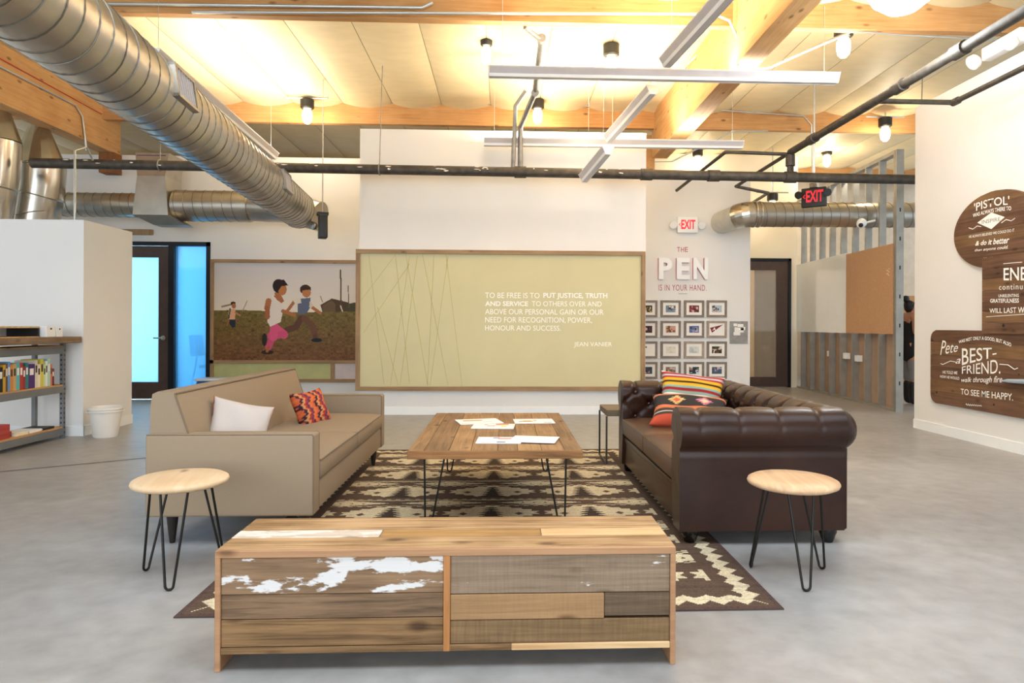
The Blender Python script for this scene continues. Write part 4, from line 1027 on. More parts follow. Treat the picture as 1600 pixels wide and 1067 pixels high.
for k in range(2):
    book('red book in the low pair on the bottom shelf, %s' % ['lower', 'upper'][k], ['#96302c', '#a13a34'][k], (HX - .06, 6.165, ZS[0] + .001 + k * .0245), .024, .05, .2, 0, True, 'red books stacked on the bottom shelf')
tr = thing('desk_tray', 'wooden letter tray with black side standing on the worktop', 'tray', (HX - .15, 6.12, .991))
MB().box(-.15, .15, -.5, .36, .085, .10).build('top', W_pale, tr); MB().box(-.15, .15, -.5, .36, 0, .008).build('bottom', W_pale, tr); MB().box(-.15, .15, .345, .36, .008, .085).build('side', M_blackp, tr); MB().box(-.148, -.135, -.5, .345, .008, .085).build('back', M_whitep, tr)
for (yy, ww, hh, lb) in ((6.50, .13, .10, 'larger white carton on the worktop beside the letter tray'), (6.645, .09, .095, 'smaller white carton with dark dot at the end of the worktop')):
    t = thing('carton', lb, 'box', (HX - .05, yy, .991), 0, 'white cartons on the worktop')
    MB().rbox(-.10, .10, 0, ww, 0, hh, .003, 1).build('body', M_whitep, t); MB().box(.1, .101, ww * .4, ww * .6, hh * .7, hh * .85).build('dark_mark', M_blackp, t)
# white bucket
bk_ = gZ(165, 682, 0)
bu = thing('bucket', 'translucent white plastic wastebasket on the floor beside the white enclosure', 'bucket', (bk_.x + .0, bk_.y + .0, 0))
MB().lathe([(.001, .0), (.105, 0), (.112, .012), (.145, .27), (.155, .275), (.155, .295), (.148, .295), (.14, .27), (.108, .016), (.001, .014)], n=32).build('body', plain('milky_plastic', '#e4ddd2', 0.4, var=0.02), bu, smooth=True)
MB().tube([(math.cos(a_) * .158, math.sin(a_) * .158, .255) for a_ in np.linspace(0, 2 * PI, 33)[:-1]], .006, 6, closed=True).build('rim_band', MATS['milky_plastic'], bu, smooth=True)
# wood block above the storefront
a, b = gY(185, 367, YL), gY(240, 359, YL)
tag(MB().rbox(a.x, b.x, YL - .05, YL - .001, a.z, b.z, .003, 1).build('wood_block', W_frv), 'short plain wooden block fixed to the wall above the glass door', 'block')

# ================================================================== DUCTS
def duct(t, pts, R, pitch=.14, off=None, seams=True):
    mb = MB(off=t.location); mb.tube(pts, R, 32); o = mb.build('pipe_body', M_galv, t, smooth=True, angle=50)
    if seams:
        A, B = Vector(pts[0]), Vector(pts[-1]); L = (B - A).length; ax = (B - A) / L; u = ax.orthogonal().normalized(); wv = ax.cross(u); n = int(L / pitch * 28); P = []
        for i in range(n + 1):
            an = 2 * PI * i / 28; P.append(A + ax * (L * i / n) + (u * math.cos(an) + wv * math.sin(an)) * (R + .001))
        MB(off=t.location).tube(P, .0045, 4).build('spiral_seam', M_seam, o, smooth=True)
    return o
far = gY(468, 330, 9.35); ZD = far.z
near = gZ(100, 40, ZD); dirv = (far - near).normalized(); start = near - dirv * 1.6
RD = .235
sd = thing('spiral_duct', 'long spiral steel duct running overhead toward the back wall', 'duct', tuple(near))
body = duct(sd, [start, far], RD, .145)
def grille(px_, parent_t, L_=.36):
    s = (gZ(*px_, ZD) - near).dot(dirv); c = near + dirv * s
    side = dirv.cross(UP).normalized(); out = (side * .8 + UP * .12).normalized(); up_ = out.cross(dirv).normalized(); ctr = c + out * (RD + .002)
    def F(a, b_, h): return ctr + dirv * a + up_ * b_ + out * h
    def bar(name, a0, a1, b0, b1, h0, h1, mt):
        vs = [F(a, b_, h) for h in (h0, h1) for b_ in (b0, b1) for a in (a0, a1)]
        MB(off=parent_t.location).add(vs, [(0, 2, 3, 1), (4, 5, 7, 6), (0, 1, 5, 4), (2, 6, 7, 3), (0, 4, 6, 2), (1, 3, 7, 5)]).build(name, mt, parent_t)
    w2 = .11
    bar('grille_frame', -L_ / 2, L_ / 2, w2 - .02, w2, -.07, .012, M_galv); bar('grille_frame', -L_ / 2, L_ / 2, -w2, -w2 + .02, -.07, .012, M_galv)
    bar('grille_frame', -L_ / 2, -L_ / 2 + .02, -w2, w2, -.05, .012, M_galv); bar('grille_frame', L_ / 2 - .02, L_ / 2, -w2, w2, -.05, .012, M_galv)
    bar('grille_back', -L_ / 2 + .02, L_ / 2 - .02, -w2 + .02, w2 - .02, -.012, -.008, M_fix)
    for k in range(7):
        a = -L_ / 2 + .05 + k * (L_ - .1) / 6; bar('grille_slat', a - .004, a + .004, -w2 + .02, w2 - .02, -.008, .008, M_fix)
grille((224, 143), sd); grille((432, 289), sd)
# duct along the back wall
YD = 9.72
p0, p1 = gY(-60, 322, YD), gY(228, 322, YD)
hd_ = thing('wall_duct', 'horizontal steel duct along the back wall with square box fitting', 'duct', (p1.x, YD, p1.z))
zc = gY(330, 322, YD).z
duct(hd_, [(p0.x, YD, zc), (p1.x, YD, zc)], .165, .12)
bx0, bx1 = gY(222, 330, YD).x, gY(276, 330, YD).x
q0, q1 = gY(276, 320, YD).x, gY(375, 320, YD).x
duct(hd_, [(q0, YD, zc), (q1, YD, zc)], .215, .13)
mb = MB(off=hd_.location).tube([(q1, YD, zc), (q1 + .15, YD, zc)], .22, 32).tube([(q1 + .14, YD, zc), (q1 + .42, YD - .03, zc - .02), (q1 + .75, YD - .15, zc - .04), (far.x + .02, far.y + .05, ZD), (far.x + .28, far.y - .02, ZD - .07)], .2, 32)
mb.build('elbow', M_galv, hd_, smooth=True)
zt1, zt0 = gY(250, 292, YD).z, gY(250, 340, YD).z
mb = MB(off=hd_.location)
mb.add([(bx0, YD - .25, zt0), (bx1, YD - .25, zt0), (bx1, YD + .22, zt0), (bx0, YD + .22, zt0), (bx0 + .06, YD - .25, zt1 + .1), (bx1 - .04, YD - .25, zt1 + .1), (bx1 - .04, YD + .22, zt1 + .1), (bx0 + .06, YD + .22, zt1 + .1),
        (bx0 + .02, YD - .22, zt1 + .42), (bx1, YD - .22, zt1 + .42), (bx1, YD + .2, zt1 + .42), (bx0 + .02, YD + .2, zt1 + .42),
        (bx0 + .22, YD - .12, zt0 - .12), (bx1 + .20, YD - .12, zt0 - .12), (bx1 + .20, YD + .1, zt0 - .12), (bx0 + .22, YD + .1, zt0 - .12)],
       [(0, 1, 5, 4), (1, 2, 6, 5), (2, 3, 7, 6), (3, 0, 4, 7), (4, 5, 9, 8), (5, 6, 10, 9), (6, 7, 11, 10), (7, 4, 8, 11), (8, 9, 10, 11), (0, 12, 13, 1), (1, 13, 14, 2), (2, 14, 15, 3), (3, 15, 12, 0), (12, 15, 14, 13)]).build('box_fitting', M_galv, hd_)
MB(off=hd_.location).box(bx0 + .04, bx1 - .04, YD - .224, YD - .221, zt1 + .27, zt1 + .39).build('printed_label', plain('violet_label', '#3a3566', 0.5, var=0.4, scale=25), hd_)
# upright sheet-metal ducts behind the enclosure
def riser(u, Yr, R, label, ztop):
    c = gY(u, 300, Yr); t = thing('duct_riser', label, 'duct', (c.x, Yr, 0), 0, 'upright ducts behind the enclosure')
    MB().tube([(-.10, 0, 0), (-.08, 0, 2.3), (0, 0, 2.85), (.02, 0, ztop)], R, 28).build('pipe_body', M_galv2, t, smooth=True)
    MB().lathe([(R, 0), (R * .9, .08), (.10, .52), (.10, .75)], (.02, 0, ztop), 14).build('cone', M_galv2, t, smooth=False)
    for z_, tilt in ((2.45, .3), (2.75, -.25), (ztop - .02, 0)):
        x_ = -.08 + (.08) * max(0, min(1, (z_ - 2.3) / .55))
        MB().tube([(x_ + math.cos(a_) * (R + .004), math.sin(a_) * (R + .004), z_ + tilt * .3 * math.cos(a_)) for a_ in np.linspace(0, 2 * PI, 33)[:-1]], .008, 6, closed=True).build('seam_ring', M_galv, t, smooth=True)
riser(58, 8.95, .30, 'upright shiny sheet-metal duct with cone top behind the white enclosure', 3.12)
riser(-12, 8.25, .27, 'second upright shiny duct at the left edge behind the white enclosure', 3.25)
# duct on the right with elbow
YE = 9.55
e0, e1 = gY(1172, 335, YE), gY(1420, 335, YE)
rd = thing('elbow_duct', 'horizontal steel duct with segmented elbow by the framed pictures', 'duct', tuple(e0))
duct(rd, [(e0.x, YE, e0.z), (7.2, YE, e0.z + .02)], .175, .13)
arcp = [(e0.x + .02, YE, e0.z)] + [(e0.x - .02 - .15 * math.sin(a_), YE + .15 - .15 * math.cos(a_), e0.z - .02 * a_) for a_ in np.linspace(.15, 1.1, 4)]
MB(off=rd.location).tube(arcp, .18, 28).build('elbow', M_galv2, rd, smooth=False)
en = Vector(arcp[-1]); dn = (Vector(arcp[-1]) - Vector(arcp[-2])).normalized()
MB(off=rd.location).tube([en, en + dn * .08, Vector((en.x - .05, YP - .005, en.z))], .165, 28).build('flexible_collar', plain('pale_collar', '#c8c8be', 0.5, 0.3), rd, smooth=True)
for dx in (.05, .12):
    MB(off=rd.location).tube([(e0.x + dx, YE + math.cos(a_) * .182, e0.z + math.sin(a_) * .182) for a_ in np.linspace(0, 2 * PI, 33)[:-1]], .008, 6, closed=True).build('joint_ring', M_galv2, rd, smooth=True)

# ================================================================== PIPES AND CONDUIT
YM = 8.2; zl, zr = 2.985, 2.93
def zmain(x): return zl + (zr - zl) * (x + 5.2) / 10.4
mpipe = thing('sprinkler_main', 'thick dark iron pipe running across the room above the board', 'pipe', (0, YM, zmain(0)))
MB(off=mpipe.location).tube([(-5.5, YM, zmain(-5.5)), (8, YM, zmain(8))], .058, 20).build('pipe_body', M_pipe, mpipe, smooth=True)
tp = gY(1235, 238, YM); tq = gY(813, 262, YM); ZR2 = tp.z
for x_ in (tp.x, tq.x, tp.x - .95, gY(1010, 265, YM).x):
    MB(off=mpipe.location).tube([(x_ - .07, YM, zmain(x_)), (x_ + .07, YM, zmain(x_))], .07, 20).build('coupling', M_pipe, mpipe, smooth=True)
for u in (593, 1437, 250):
    h_ = gY(u, 262, YM); MB(off=mpipe.location).tube([(h_.x, YM, zmain(h_.x) + .05), (h_.x + .03, YM, 4.2)], .006, 6).build('hanger_rod', M_gpipe, mpipe)
    MB(off=mpipe.location).tube([(h_.x, YM + math.cos(a_) * .064, zmain(h_.x) + math.sin(a_) * .064) for a_ in np.linspace(0, 2 * PI, 17)[:-1]], .008, 6, closed=True).build('hanger_ring', M_gpipe, mpipe)
for k in range(46):       # flaked white paint along the top of the pipe
    x_ = random.choice([random.uniform(-2.9, -1.3), random.uniform(-.9, .6), random.uniform(.9, 1.9), random.uniform(-5.2, -3.6)]); an = random.uniform(-.2, 1.5); L_ = random.uniform(.02, .09)
    c_ = Vector((x_, YM - math.cos(an) * .0592, zmain(x_) + math.sin(an) * .0592)); tdir = Vector((0, math.sin(an), math.cos(an))); hw_ = random.uniform(.004, .014)
    pts = [c_ + Vector((L_ * q_, 0, 0)) + tdir * (hw_ * s_ * random.uniform(.4, 1)) for q_, s_ in ((-.5, 0), (-.25, 1), (.1, .7), (.5, .2), (.3, -.8), (-.1, -1))]
    MB(off=mpipe.location).add(pts, [tuple(range(6))]).build('paint_fleck', M_mat, mpipe)
def run(name, label, pts, r, mt, cat='pipe', group=None, n=12, fit=None):
    t = thing(name, label, cat, tuple(pts[0]), 0, group); MB(off=t.location).tube(pts, r, n).build('pipe_body', mt, t, smooth=True, angle=60)
    for p_, d_ in (fit or []):
        d_ = Vector(d_).normalized(); MB(off=t.location).tube([Vector(p_) - d_ * r * 1.6, Vector(p_) + d_ * r * 1.6], r * 1.35, n).build('coupling', mt, t, smooth=True)
    return t
nb = gX(1600, 5, tp.x); Yn = 4.2
run('branch_pipe', 'grey iron pipe running overhead parallel to the right wall', [(tp.x, YM, zmain(tp.x)), (tp.x, YM, ZR2), (tp.x, Yn, ZR2)], .042, M_pipe, fit=[((tp.x, 7.6, ZR2), (0, 1, 0)), ((tp.x, 5.9, ZR2), (0, 1, 0)), ((tp.x, 5.1, ZR2), (0, 1, 0)), ((tp.x, YM, ZR2 - .1), (0, 0, 1))])
br = gX(1368, 158, tp.x); b2 = gY(1490, 163, br.y)
run('branch_pipe', 'thin dark pipe turning along the upper right wall', [(tp.x, br.y, ZR2), (b2.x, br.y, ZR2), (b2.x, 3.4, ZR2 + .0)], .026, M_pipe, fit=[((b2.x, br.y - .03, ZR2), (0, 1, 0))])
r0 = (tq.x, YM, zmain(tq.x))
k1 = gY(808, 165, YM - .1); k2 = gY(836, 145, 7.6); k3 = gY(846, 62, 6.9); k4 = gY(822, 45, 6.7); k5 = gY(830, -14, 6.75)
run('riser_pipe', 'galvanised riser pipe climbing from the dark main to the ceiling', [r0, (tq.x, YM, 3.5), k2, k3, k4, k5], .032, M_gpipe, fit=[(k3, (0, 1, 0)), (k2, (0, 1, .3)), (r0, (0, 0, 1))])
run('riser_pipe', 'short second riser pipe beside the galvanised one', [(tq.x - .09, YM, zmain(tq.x)), (tq.x - .06, YM, 3.75), (tq.x + .06, YM - .1, 3.9)], .028, M_gpipe)
b0_, b1_ = gY(1150, 235, 9.4), gY(1215, 236, 9.0)
run('branch_pipe', 'thin black pipe ending over the picture wall', [(tp.x, YM + .02, ZR2 - .02), (gY(1135, 232, YM).x, YM + .02, ZR2 - .0), (gY(1060, 285, 9.8).x, 9.9, 3.1)], .022, M_pipe)
run('branch_pipe', 'thin pipe slanting behind the dark main near the elbow duct', [(tp.x, YM + .04, ZR2), (gY(1150, 286, 9.7).x, 9.7, 3.13), (gY(1200, 297, 9.9).x, 9.9, 3.08), (gY(1172, 310, 11.5).x, 11.5, 3.2)], .024, M_pipe)
C_ = 'conduit'; G_ = 'thin metal conduits under the roof'
def crun(label, pts, r=.012): return run('conduit', label, pts, r, M_cond, C_, G_, 8)
crun('straight conduit along the far purlin above the board', [gY(490, 157, 9.8), gY(1000, 168, 9.8), gY(1035, 140, 8.6), gY(1150, 25, 6.9)])
crun('conduit along the near purlin at the top of the view', [gY(90, 5, 6.42), gY(660, 12, 6.42), gY(676, 4, 6.42)], .016)
crun('conduit along the near purlin bending down beside the pale beam', [gY(300, 19, 6.36), gY(1115, 22, 6.36), gY(1140, 32, 6.36), gY(1153, 60, 6.36), gY(1153, 105, 6.36)], .014)
crun('conduit crossing beneath the right-hand purlin', [gY(1150, 107, 6.7), gY(1200, 107, 6.7), gY(1345, 42, 6.62), gY(1590, 52, 6.62)], .016)
crun('second conduit below the right-hand purlin', [gY(1230, 40, 6.5), gY(1400, 54, 6.5), gY(1590, 64, 6.5)], .009)
crun('conduit on the far purlin in the right-hand bay', [gY(1120, 172, 9.8), gY(1255, 181, 9.8), gY(1268, 195, 9.8), gY(1270, 285, 9.8)])
crun('conduit rising on the wooden post behind the board wall', [gY(1020, 245, YP - .012), gY(1020, 206, YP - .012), gY(1008, 200, YP - .012)])
crun('bent conduit beside the pale beam', [gY(1023, 252, 9.0), gY(1050, 252, 9.0), gY(1145, 205, 9.2), gY(1200, 205, 9.2)])
crun('conduit strapped to the left orange beam', [Vector((gb.x + .02, 4.5, 3.98)), Vector((gb.x + .02, 9.2, 3.98)), Vector((gb.x + .02, 9.35, 3.88)), Vector((gb.x + .02, 9.45, 3.45))])
crun('slim vertical conduit rising from the white enclosure', [Vector((gY(117, 340, 7.8).x, 7.8, 2.15)), gY(117, 235, 7.8), gY(135, 230, 7.9), gY(145, 250, 8.05)])
run('cable', 'red cable along the left orange beam', [Vector((gb.x + .012, 4.5, 4.12)), Vector((gb.x + .012, 9.8, 4.05))], .007, plain('red_cable', '#c0482c', 0.6), 'cable')
w0, w1 = gZ(130, 0, 3.62), gZ(222, 86, 3.55)
run('white_pipe', 'white pipe running beside the spiral duct near the ceiling', [w0 - (w1 - w0) * .6, w1, w1 + (w1 - w0) * .9], .03, M_whitep, fit=[(w1, w1 - w0)])

# ================================================================== SUSPENDED LINEAR LIGHTS
M_lens = glow('uplight_lens', '#fff1d2', 3.0)
def bar_light(A, B, label, ztop, power=26, width=.15):
    A, B = Vector(A), Vector(B); t = thing('linear_light', label, 'light', tuple((A + B) / 2), 0, 'suspended linear lights'); d_ = (B - A).normalized(); s_ = d_.cross(UP).normalized()
    off = t.location
    def pr(name, poly, mt, par=t, e=0.0):
        return MB(off=off).prism(poly, lambda a, h: A - d_ * e + s_ * a + UP * h, lambda a, h: B + d_ * e + s_ * a + UP * h).build(name, mt, par)
    w2 = width / 2
    pr('housing', [(-.028, -.045), (.028, -.045), (.04, -.02), (w2, .03), (w2, .042), (.04, .01), (-.04, .01), (-w2, .042), (-w2, .03), (-.04, -.02)], M_fix)
    pr('side_strip', [(-.0405, -.022), (-.030, -.046), (-.034, -.047), (-.046, -.021)], M_whitep); pr('side_strip', [(.0405, -.022), (.030, -.046), (.034, -.047), (.046, -.021)], M_whitep)
    pr('uplight_lens', [(-.038, .011), (.038, .011), (.03, .02), (-.03, .02)], M_lens, e=-.01)
    for e_ in (A, B):
        sg_ = 1 if e_ is B else -1
        MB(off=off).prism([(-.03, -.046), (.03, -.046), (w2 + .002, .044), (-w2 - .002, .044)], lambda a, h: e_ + s_ * a + UP * h, lambda a, h: e_ + d_ * sg_ * .006 + s_ * a + UP * h).build('end_cap', M_whitep, t)
        p_ = e_ - d_ * sg_ * .12; MB(off=off).tube([p_ + UP * .03, Vector((p_.x, p_.y, ztop))], .0025, 5).build('hanger_wire', M_cond, t)
    L_ = (B - A).length; l = bpy.data.lights.new('linear_light_lamp', 'AREA'); l.shape = 'RECTANGLE'; l.size = L_ * .95; l.size_y = .07; l.energy = power * L_ * .75; l.color = (1.0, .90, .74)
    o = bpy.data.objects.new('lamp', l); COL.objects.link(o); o.parent = t
    x_ = d_; z_ = -UP; y_ = z_.cross(x_); mm = Matrix((x_, y_, z_)).transposed().to_4x4(); mm.translation = UP * .03
    o.matrix_local = mm
ZL = 3.5
A_, B_ = gZ(765, 113, ZL), gZ(1309, 122, ZL); B_.y = A_.y; bar_light(A_, B_, 'suspended white linear light nearest the near purlin, running across', 4.2)
A_, B_ = gZ(757, 222, 3.36), gZ(1159, 227, 3.36); B_.y = A_.y = 8.36; A_ = gY(757, 222, 8.36); B_ = gY(1159, 227, 8.36); bar_light(A_, B_, 'suspended white linear light just in front of the board wall', 4.2)
bar_light(gZ(1165, -38, ZL), gZ(1042, 98, ZL), 'suspended grey linear light pointing into the room beside the pale beam', 4.2)
bar_light(gZ(1020, 140, ZL), gY(952, 217, 8.2), 'short suspended linear light crossing above the one by the board', 4.2, 14)
bar_light(gY(950, 235, 7.5), gY(913, 279, 8.1), 'lowest short linear light hanging before the dark pipe', 4.2, 6)
bar_light(gZ(237, 83, ZL), gZ(428, 244, ZL - .1), 'long suspended linear light beside the spiral duct', 4.2)

# ================================================================== BULBS
M_bulb = glow('bulb_glow', '#ffe6b0', 14.0); M_bulbw = glow('globe_glow', '#f2f8ff', 9.0)
GB = 'bare bulbs in black ceiling sockets'
def bulb(u, v, Y, label, power, top=4.2, r=.068, col=(1, .86, .66)):
    p_ = gY(u, v, Y); t = thing('ceiling_bulb', label, 'lamp', tuple(p_), 0, GB)
    MB().lathe([(r * .6, .09), (r * .95, .04), (r, -.02), (r * .85, -.08), (r * .4, -.115), (.005, -.12)], n=18).build('bulb', M_bulb, t, smooth=True)
    MB().lathe([(r * 1.1, .085), (r * 1.35, .10), (r * 1.35, .21), (r * 1.1, .22)], n=18).build('socket', M_blackp, t, smooth=True)
    MB().tube([(0, 0, .2), (0, 0, max(.24, top - p_.z))], .012, 8).build('stem', M_cond, t)
    MB().tube([(-.28, 0, .235), (.28, 0, .235)], .012, 8).build('conduit_arm', M_cond, t)
    l = bpy.data.lights.new('bulb_lamp', 'POINT'); l.energy = power * .75; l.shadow_soft_size = .06; l.color = col
    o = bpy.data.objects.new('lamp', l); COL.objects.link(o); o.parent = t; o.location = (0, -.02, -.2)
    return t
bulb(480, 180, 9.55, 'lit bulb in black socket near the spiral duct, under the far purlin', 22)
bulb(840, 180, 9.55, 'lit bulb in black socket above the board wall', 22)
bulb(1090, 252, 12.0, 'lit bulb in black socket above the picture wall', 16)
bulb(1292, 250, 12.0, 'lit bulb in black socket above the stud wall', 34)
bulb(1383, 208, 9.6, 'lit bulb in black socket near the end of the right wall', 34)
bulb(1318, 72, 6.75, 'bright white bulb beside the near right-hand purlin', 16, col=(1, .9, .75))
bulb(955, 100, 7.6, 'lit ceiling lamp half hidden above the linear light', 16)
bulb(760, 84, 7.6, 'small lit ceiling lamp beside the riser pipe', 10, r=.05)
bulb(1207, 322, 11.6, 'lit bulb seen low beyond the elbow duct', 8)
p_ = gY(1410, -22, 5.3)
gl = thing('globe_lamp', 'large glowing white globe lamp under the ceiling at the right', 'lamp', tuple(p_), 0)
MB().lathe([(.01, -.21), (.12, -.19), (.22, -.11), (.29, .02), (.30, .10), (.24, .2), (.12, .26)], n=28).build('globe', M_bulbw, gl, smooth=True)
MB().tube([(0, 0, .25), (0, 0, 4.2 - p_.z)], .03, 10).build('stem', M_cond, gl)
l = bpy.data.lights.new('globe_lamp_light', 'POINT'); l.energy = 60; l.shadow_soft_size = .25; l.color = (.9, .96, 1); o = bpy.data.objects.new('lamp', l); COL.objects.link(o); o.parent = gl; o.location = (0, 0, -.5)

# hanging black exit sign
p_ = gY(1272, 307, 8.6)
hx = thing('hanging_exit_sign', 'black hanging exit sign with red letters and twin lamp heads', 'sign', tuple(p_), math.radians(-38))
MB().rbox(-.15, .15, -.035, .035, -.135, .11, .008).build('housing', M_blackp, hx, smooth=True)
lettering('EXIT', -.09, .12, -.075, .075, lambda x, z, h: (x, -.0365, z), M_exr, hx, bold=.03); lettering('<', -.13, -.10, -.03, .03, lambda x, z, h: (x, -.0365, z), M_exr, hx, bold=.02)
MB().rbox(-.05, .05, -.05, .05, .11, .17, .006).build('canopy_box', M_galv2, hx); MB().tube([(0, 0, .17), (0, 0, 4.27 - p_.z)], .013, 8).build('stem', M_cond, hx)
for s in (-1, 1): MB().lathe([(.02, -.03), (.045, 0), (.05, .03), (.046, .035)], (s * .17, -.05, .03), 16, axis=(s * .3, -1, -.3)).build('lamp_head', M_blackp, hx, smooth=True)
# hanging black emergency light at the duct end
p_ = gY(504, 354, 8.9)
hb = thing('hanging_lamp_unit', 'black hanging emergency light box at the end of the spiral duct', 'light', tuple(p_), math.radians(20))
MB().rbox(-.05, .055, -.10, .10, -.15, .14, .008).build('housing', M_blackp, hb, smooth=True); MB().rbox(-.07, .07, -.07, .07, .14, .18, .006).build('canopy_box', M_blackp, hb)
MB().tube([(0, 0, .18), (0, 0, 4.27 - p_.z)], .007, 8).build('stem', M_cond, hb); MB().lathe([(.02, -.03), (.05, 0), (.055, .03), (.05, .034)], (-.10, -.04, .0), 16, axis=(-1, -.5, -.1)).build('lamp_head', M_galv, hb, smooth=True)
# security camera on the stud wall
p_ = gY(1346, 349, 9.3)
sc = thing('security_camera', 'white dome security camera beside the metal studs', 'camera', tuple(p_))
MB().lathe([(.005, -.07), (.045, -.055), (.065, -.01), (.065, .03), (.05, .05)], n=20, axis=(.5, .4, .5)).build('dome', M_whitep, sc, smooth=True); MB().lathe([(.03, 0), (.03, .012), (.01, .02)], (-.03, -.045, -.03), 14, axis=(-.6, -.7, -.3)).build('lens', M_blackp, sc, smooth=True); MB().tube([(.02, .02, 0), (.22, .05, .05)], .015, 8).build('bracket', M_whitep, sc)

# ================================================================== STUD WALL
P0, P1 = Vector((5.15, 8.8, 0)), Vector((5.36, 12.28, 0)); sdv = (P1 - P0).normalized(); sn = Vector((sdv.y, -sdv.x, 0)); SL = (P1 - P0).length
sw = thing('stud_wall', 'open metal stud partition with boards fixed to its face', 'partition', tuple(P0)); sw['kind'] = 'structure'
del sw['category']; del sw['label']
sw.name = 'wall_stud'
def sbox(name, mt, s0, s1, n0, n1, z0, z1, par=sw, off=None):
    off = par.location if off is None else off
    vs = [P0 + sdv * s + sn * n + UP * z for z in (z0, z1) for n in (n0, n1) for s in (s0, s1)]
    return MB(off=off).add(vs, [(0, 2, 3, 1), (4, 5, 7, 6), (0, 1, 5, 4), (2, 6, 7, 3), (0, 4, 6, 2), (1, 3, 7, 5)]).build(name, mt, par)
def cstud(s, z1):
    w_, t_, d_ = .04, .003, .092
    vs = []; mb = MB(off=sw.location)
    prof = [(0, 0), (w_, 0), (w_, t_), (t_, t_), (t_, d_ - t_), (w_, d_ - t_), (w_, d_), (0, d_)]
    mb.prism(prof, lambda a, n: P0 + sdv * (s + a) + sn * n, lambda a, n: P0 + sdv * (s + a) + sn * n + UP * z1).build('stud', M_stud, sw)
for k in range(9): cstud(min(SL - .04, .0 + k * .407), 3.42)
sbox('track', M_stud, 0, SL, -.002, .094, 0, .03); sbox('track', M_stud, 0, SL, -.002, .094, 3.40, 3.45)
sbox('end_stud', M_stud, -.045, -.004, 0, .095, 0, 3.45)
for k in range(8): sbox('knockout', M_blackp, -.0462, -.0455, .038, .056, .35 + k * .38, .40 + k * .38)
sbox('back_sheet', plain('kraft_sheet', '#a88e78', 0.9, var=0.08), 0, SL, .095, .108, .02, 1.02)
for (s_, n_) in ((1.1, .6), (1.5, .62), (2.1, .63)): sbox('junction_box', M_whitep, s_, s_ + .1, .02, .09, n_, n_ + .09)
hbd = thing('hardboard_sheet', 'tan fibreboard sheet screwed across the metal studs', 'panel', tuple(P0 + UP * 1.02)); sbox('sheet', plain('fibreboard', '#bf9670', 0.85, var=0.06, scale=30), .02, 1.42, -.014, -.002, 1.02, 2.22, hbd)
for k in range(7): sbox('scuff', M_mat, .10 + .02 * (k % 3), .13 + .03 * (k % 3), -.0148, -.0141, 1.80 + .015 * k, 1.806 + .015 * k, hbd)
wbd = thing('whiteboard', 'glossy white marker panel on the metal studs beside the fibreboard', 'whiteboard', tuple(P0 + sdv * 1.42 + UP * 1.02)); sbox('sheet', plain('gloss_white', '#e9ecec', 0.08, var=0.01), 1.425, SL - .02, -.014, -.002, 1.02, 2.24, wbd)
# right door
rdz = 2.36
dfr = struct('window_2', MB().box(xr0, xr1, YR - .02, YR + .1, rdz - .05, rdz).box(xr1 - .05, xr1, YR - .02, YR + .1, 0, rdz), M_frame)
d2 = tag(bpy.data.objects.new('door_2', None), kind='structure'); COL.objects.link(d2); d2.location = (xr1 - .05, YR, 0)
gx_ = gY(1213, 500, YR).x; gz_, gt_ = gY(1200, 589, YR).z, gY(1200, 422, YR).z
M_rglass = frosted('office_glass', '#efe6d8', 0.8)
for nm, mt, bx in (('stile', M_doorw, (gx_, xr1 - .055, YR, YR + .05, .01, rdz - .055)), ('stile', M_doorw, (xr0, xr0 + .12, YR, YR + .05, .01, rdz - .055)), ('bottom_rail', M_doorw, (xr0 + .12, gx_, YR, YR + .05, .01, gz_)), ('top_rail', M_doorw, (xr0 + .12, gx_, YR, YR + .05, gt_, rdz - .055)), ('pane', M_rglass, (xr0 + .12, gx_, YR + .02, YR + .03, gz_, gt_))):
    MB(off=d2.location).box(*bx).build(nm, mt, d2)
wall('wall_room_beyond', 1.5, 6, 14.4, 14.6, 0, 4.25, plain('beige_room', '#d2b896', 0.8))
area_light('beyond_room_fill', (2.0, 13.4, 1.5), (5.5, 13.6, 1.0), 1.4, 1.8, 60, (0.75, 0.88, 1.0))  # cool fill added out of view to lighten the door pane
# unseen bulb added to brighten the room beyond the door
bulb(1225, 300, 13.4, 'added unseen bulb lighting the room beyond the brown door', 45)

# ================================================================== PERSON IN THE PASSAGE
pe = gZ(1421, 632, 0)
per = thing('person', 'person with dark tied-up hair in a black sleeveless dress standing in the passage', 'person', (pe.x, pe.y, 0), math.radians(0))
def skinned(name, verts, edges, radii, mt, root=0, sub=2):
    me = bpy.data.meshes.new(name); me.from_pydata(verts, edges, []); me.update()
    o = bpy.data.objects.new(name, me); COL.objects.link(o); o.parent = per
    sk = o.modifiers.new('skin', 'SKIN'); sk.use_smooth_shade = True
    for i, r in enumerate(radii):
        r = r if isinstance(r, tuple) else (r, r); me.skin_vertices[0].data[i].radius = r
    me.skin_vertices[0].data[root].use_root = True
    sb = o.modifiers.new('subsurf', 'SUBSURF'); sb.levels = sub; sb.render_levels = sub
    me.materials.append(mt); return o
SK = plain('skin', '#b98463', 0.55, var=0.05); DR = plain('black_dress', '#121112', 0.8); GR = plain('grey_leggings', '#8c8a88', 0.8); BT = plain('black_boot', '#161414', 0.5); HR = plain('dark_hair', '#1a110d', 0.45)
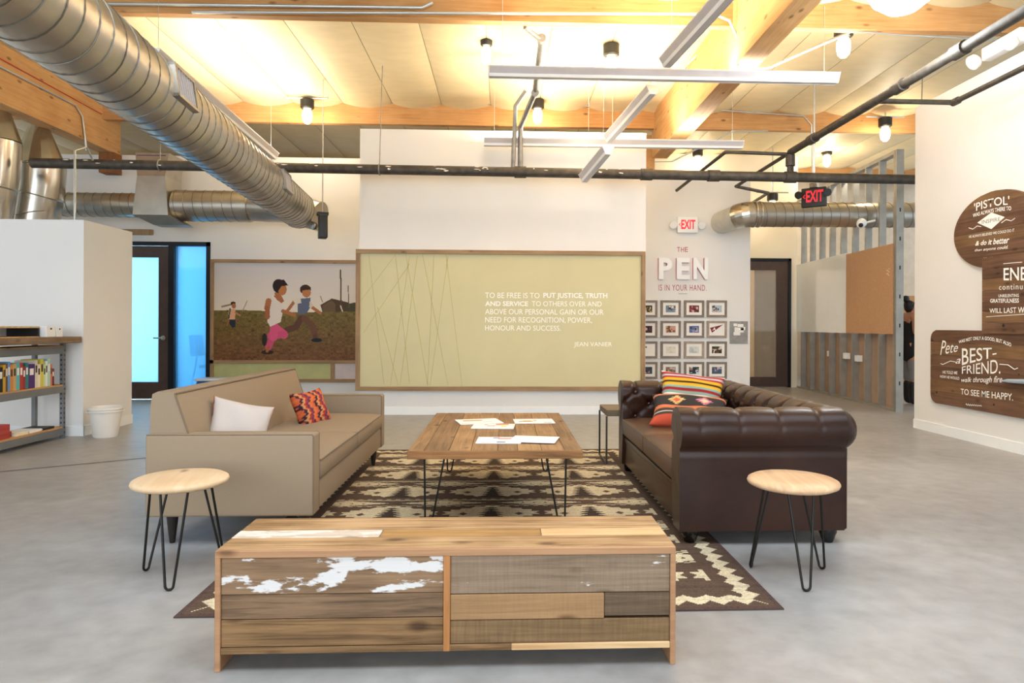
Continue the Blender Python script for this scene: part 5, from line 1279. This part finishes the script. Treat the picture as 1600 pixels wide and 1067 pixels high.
V_ = [(0, 0, .82), (0, 0, .98), (0, 0, 1.14), (0, 0, 1.26), (.02, 0, 1.32), (.035, 0, 1.40), (.05, 0, 1.47),
      (-.01, -.15, 1.26), (-.04, -.20, 1.04), (.14, -.17, .92), (.20, -.15, .93), (-.01, .15, 1.26), (-.03, .20, 1.04), (.14, .17, .92), (.20, .15, .93),
      (0, -.085, .74), (.01, -.09, .44), (-.01, -.09, .07), (.09, -.095, .03), (0, .085, .74), (.03, .09, .44), (.05, .09, .07), (.15, .095, .03)]
E_ = [(0, 1), (1, 2), (2, 3), (3, 4), (4, 5), (5, 6), (3, 7), (7, 8), (8, 9), (9, 10), (3, 11), (11, 12), (12, 13), (13, 14), (0, 15), (15, 16), (16, 17), (17, 18), (0, 19), (19, 20), (20, 21), (21, 22)]
R__ = [(.11, .14), (.095, .12), (.10, .13), (.07, .10), .045, (.075, .065), (.06, .055), .05, .04, .032, .022, .05, .04, .032, .022, .085, .055, .038, .03, .085, .055, .038, .03]
skinned('body', V_, E_, R__, SK)
for s in (-1, 1):   # fingers
    for k in range(4): MB().tube([(.215, s * .15 + (k - 1.5) * .016, .93), (.25 - .004 * abs(k - 1), s * .15 + (k - 1.5) * .018, .925), (.275 - .006 * abs(k - 1), s * .15 + (k - 1.5) * .018, .905)], [.009, .008, .006], 6).build('finger', SK, per, smooth=True)
    MB().tube([(.19, s * .13, .935), (.22, s * .115, .945), (.24, s * .115, .94)], [.010, .009, .007], 6).build('thumb', SK, per, smooth=True)
skinned('dress', [(0, 0, .60), (0, 0, .82), (0, 0, .98), (0, 0, 1.14), (-.005, 0, 1.25)], [(0, 1), (1, 2), (2, 3), (3, 4)], [(.16, .20), (.135, .165), (.11, .135), (.115, .145), (.085, .13)], DR)
for s, dx in ((-1, 0), (1, .03)):
    skinned('legging', [(0, s * .085, .68), (.01 + dx * .5, s * .09, .46), (dx, s * .09, .33)], [(0, 1), (1, 2)], [.095, .066, .058], GR)
    skinned('boot', [(dx, s * .09, .36), (-.01 + dx, s * .09, .09), (-.01 + dx, s * .09, .045), (.12 + dx, s * .095, .035)], [(0, 1), (1, 2), (2, 3)], [.064, .052, .045, .034], BT)
skinned('hair', [(.015, 0, 1.50), (-.01, 0, 1.44), (-.01, 0, 1.38), (-.03, 0, 1.32)], [(0, 1), (1, 2), (2, 3)], [(.07, .075), (.08, .085), (.07, .075), .04], HR)
MB().lathe([(.005, -.05), (.04, -.035), (.052, 0), (.04, .035), (.005, .05)], (-.06, 0, 1.52), 14).build('hair_bun', HR, per, smooth=True)
for s in (-1, 1):
    MB().lathe([(.001, -.01), (.009, -.006), (.011, 0), (.009, .006), (.001, .01)], (.105, s * .03, 1.43), 10).build('eye', M_whitep, per, smooth=True)
    MB().lathe([(.004, -.012), (.018, -.006), (.02, .004), (.012, .014)], (.03, s * .076, 1.42), 10, axis=(0, s, 0)).build('ear', SK, per, smooth=True)
MB().lathe([(.012, 0), (.010, .018), (.002, .04)], (.118, 0, 1.385), 10).build('nose', SK, per, smooth=True)
MB().rbox(.100, .113, -.022, .022, 1.352, 1.362, .004).build('mouth', plain('lips', '#9a5248', 0.5), per, smooth=True)
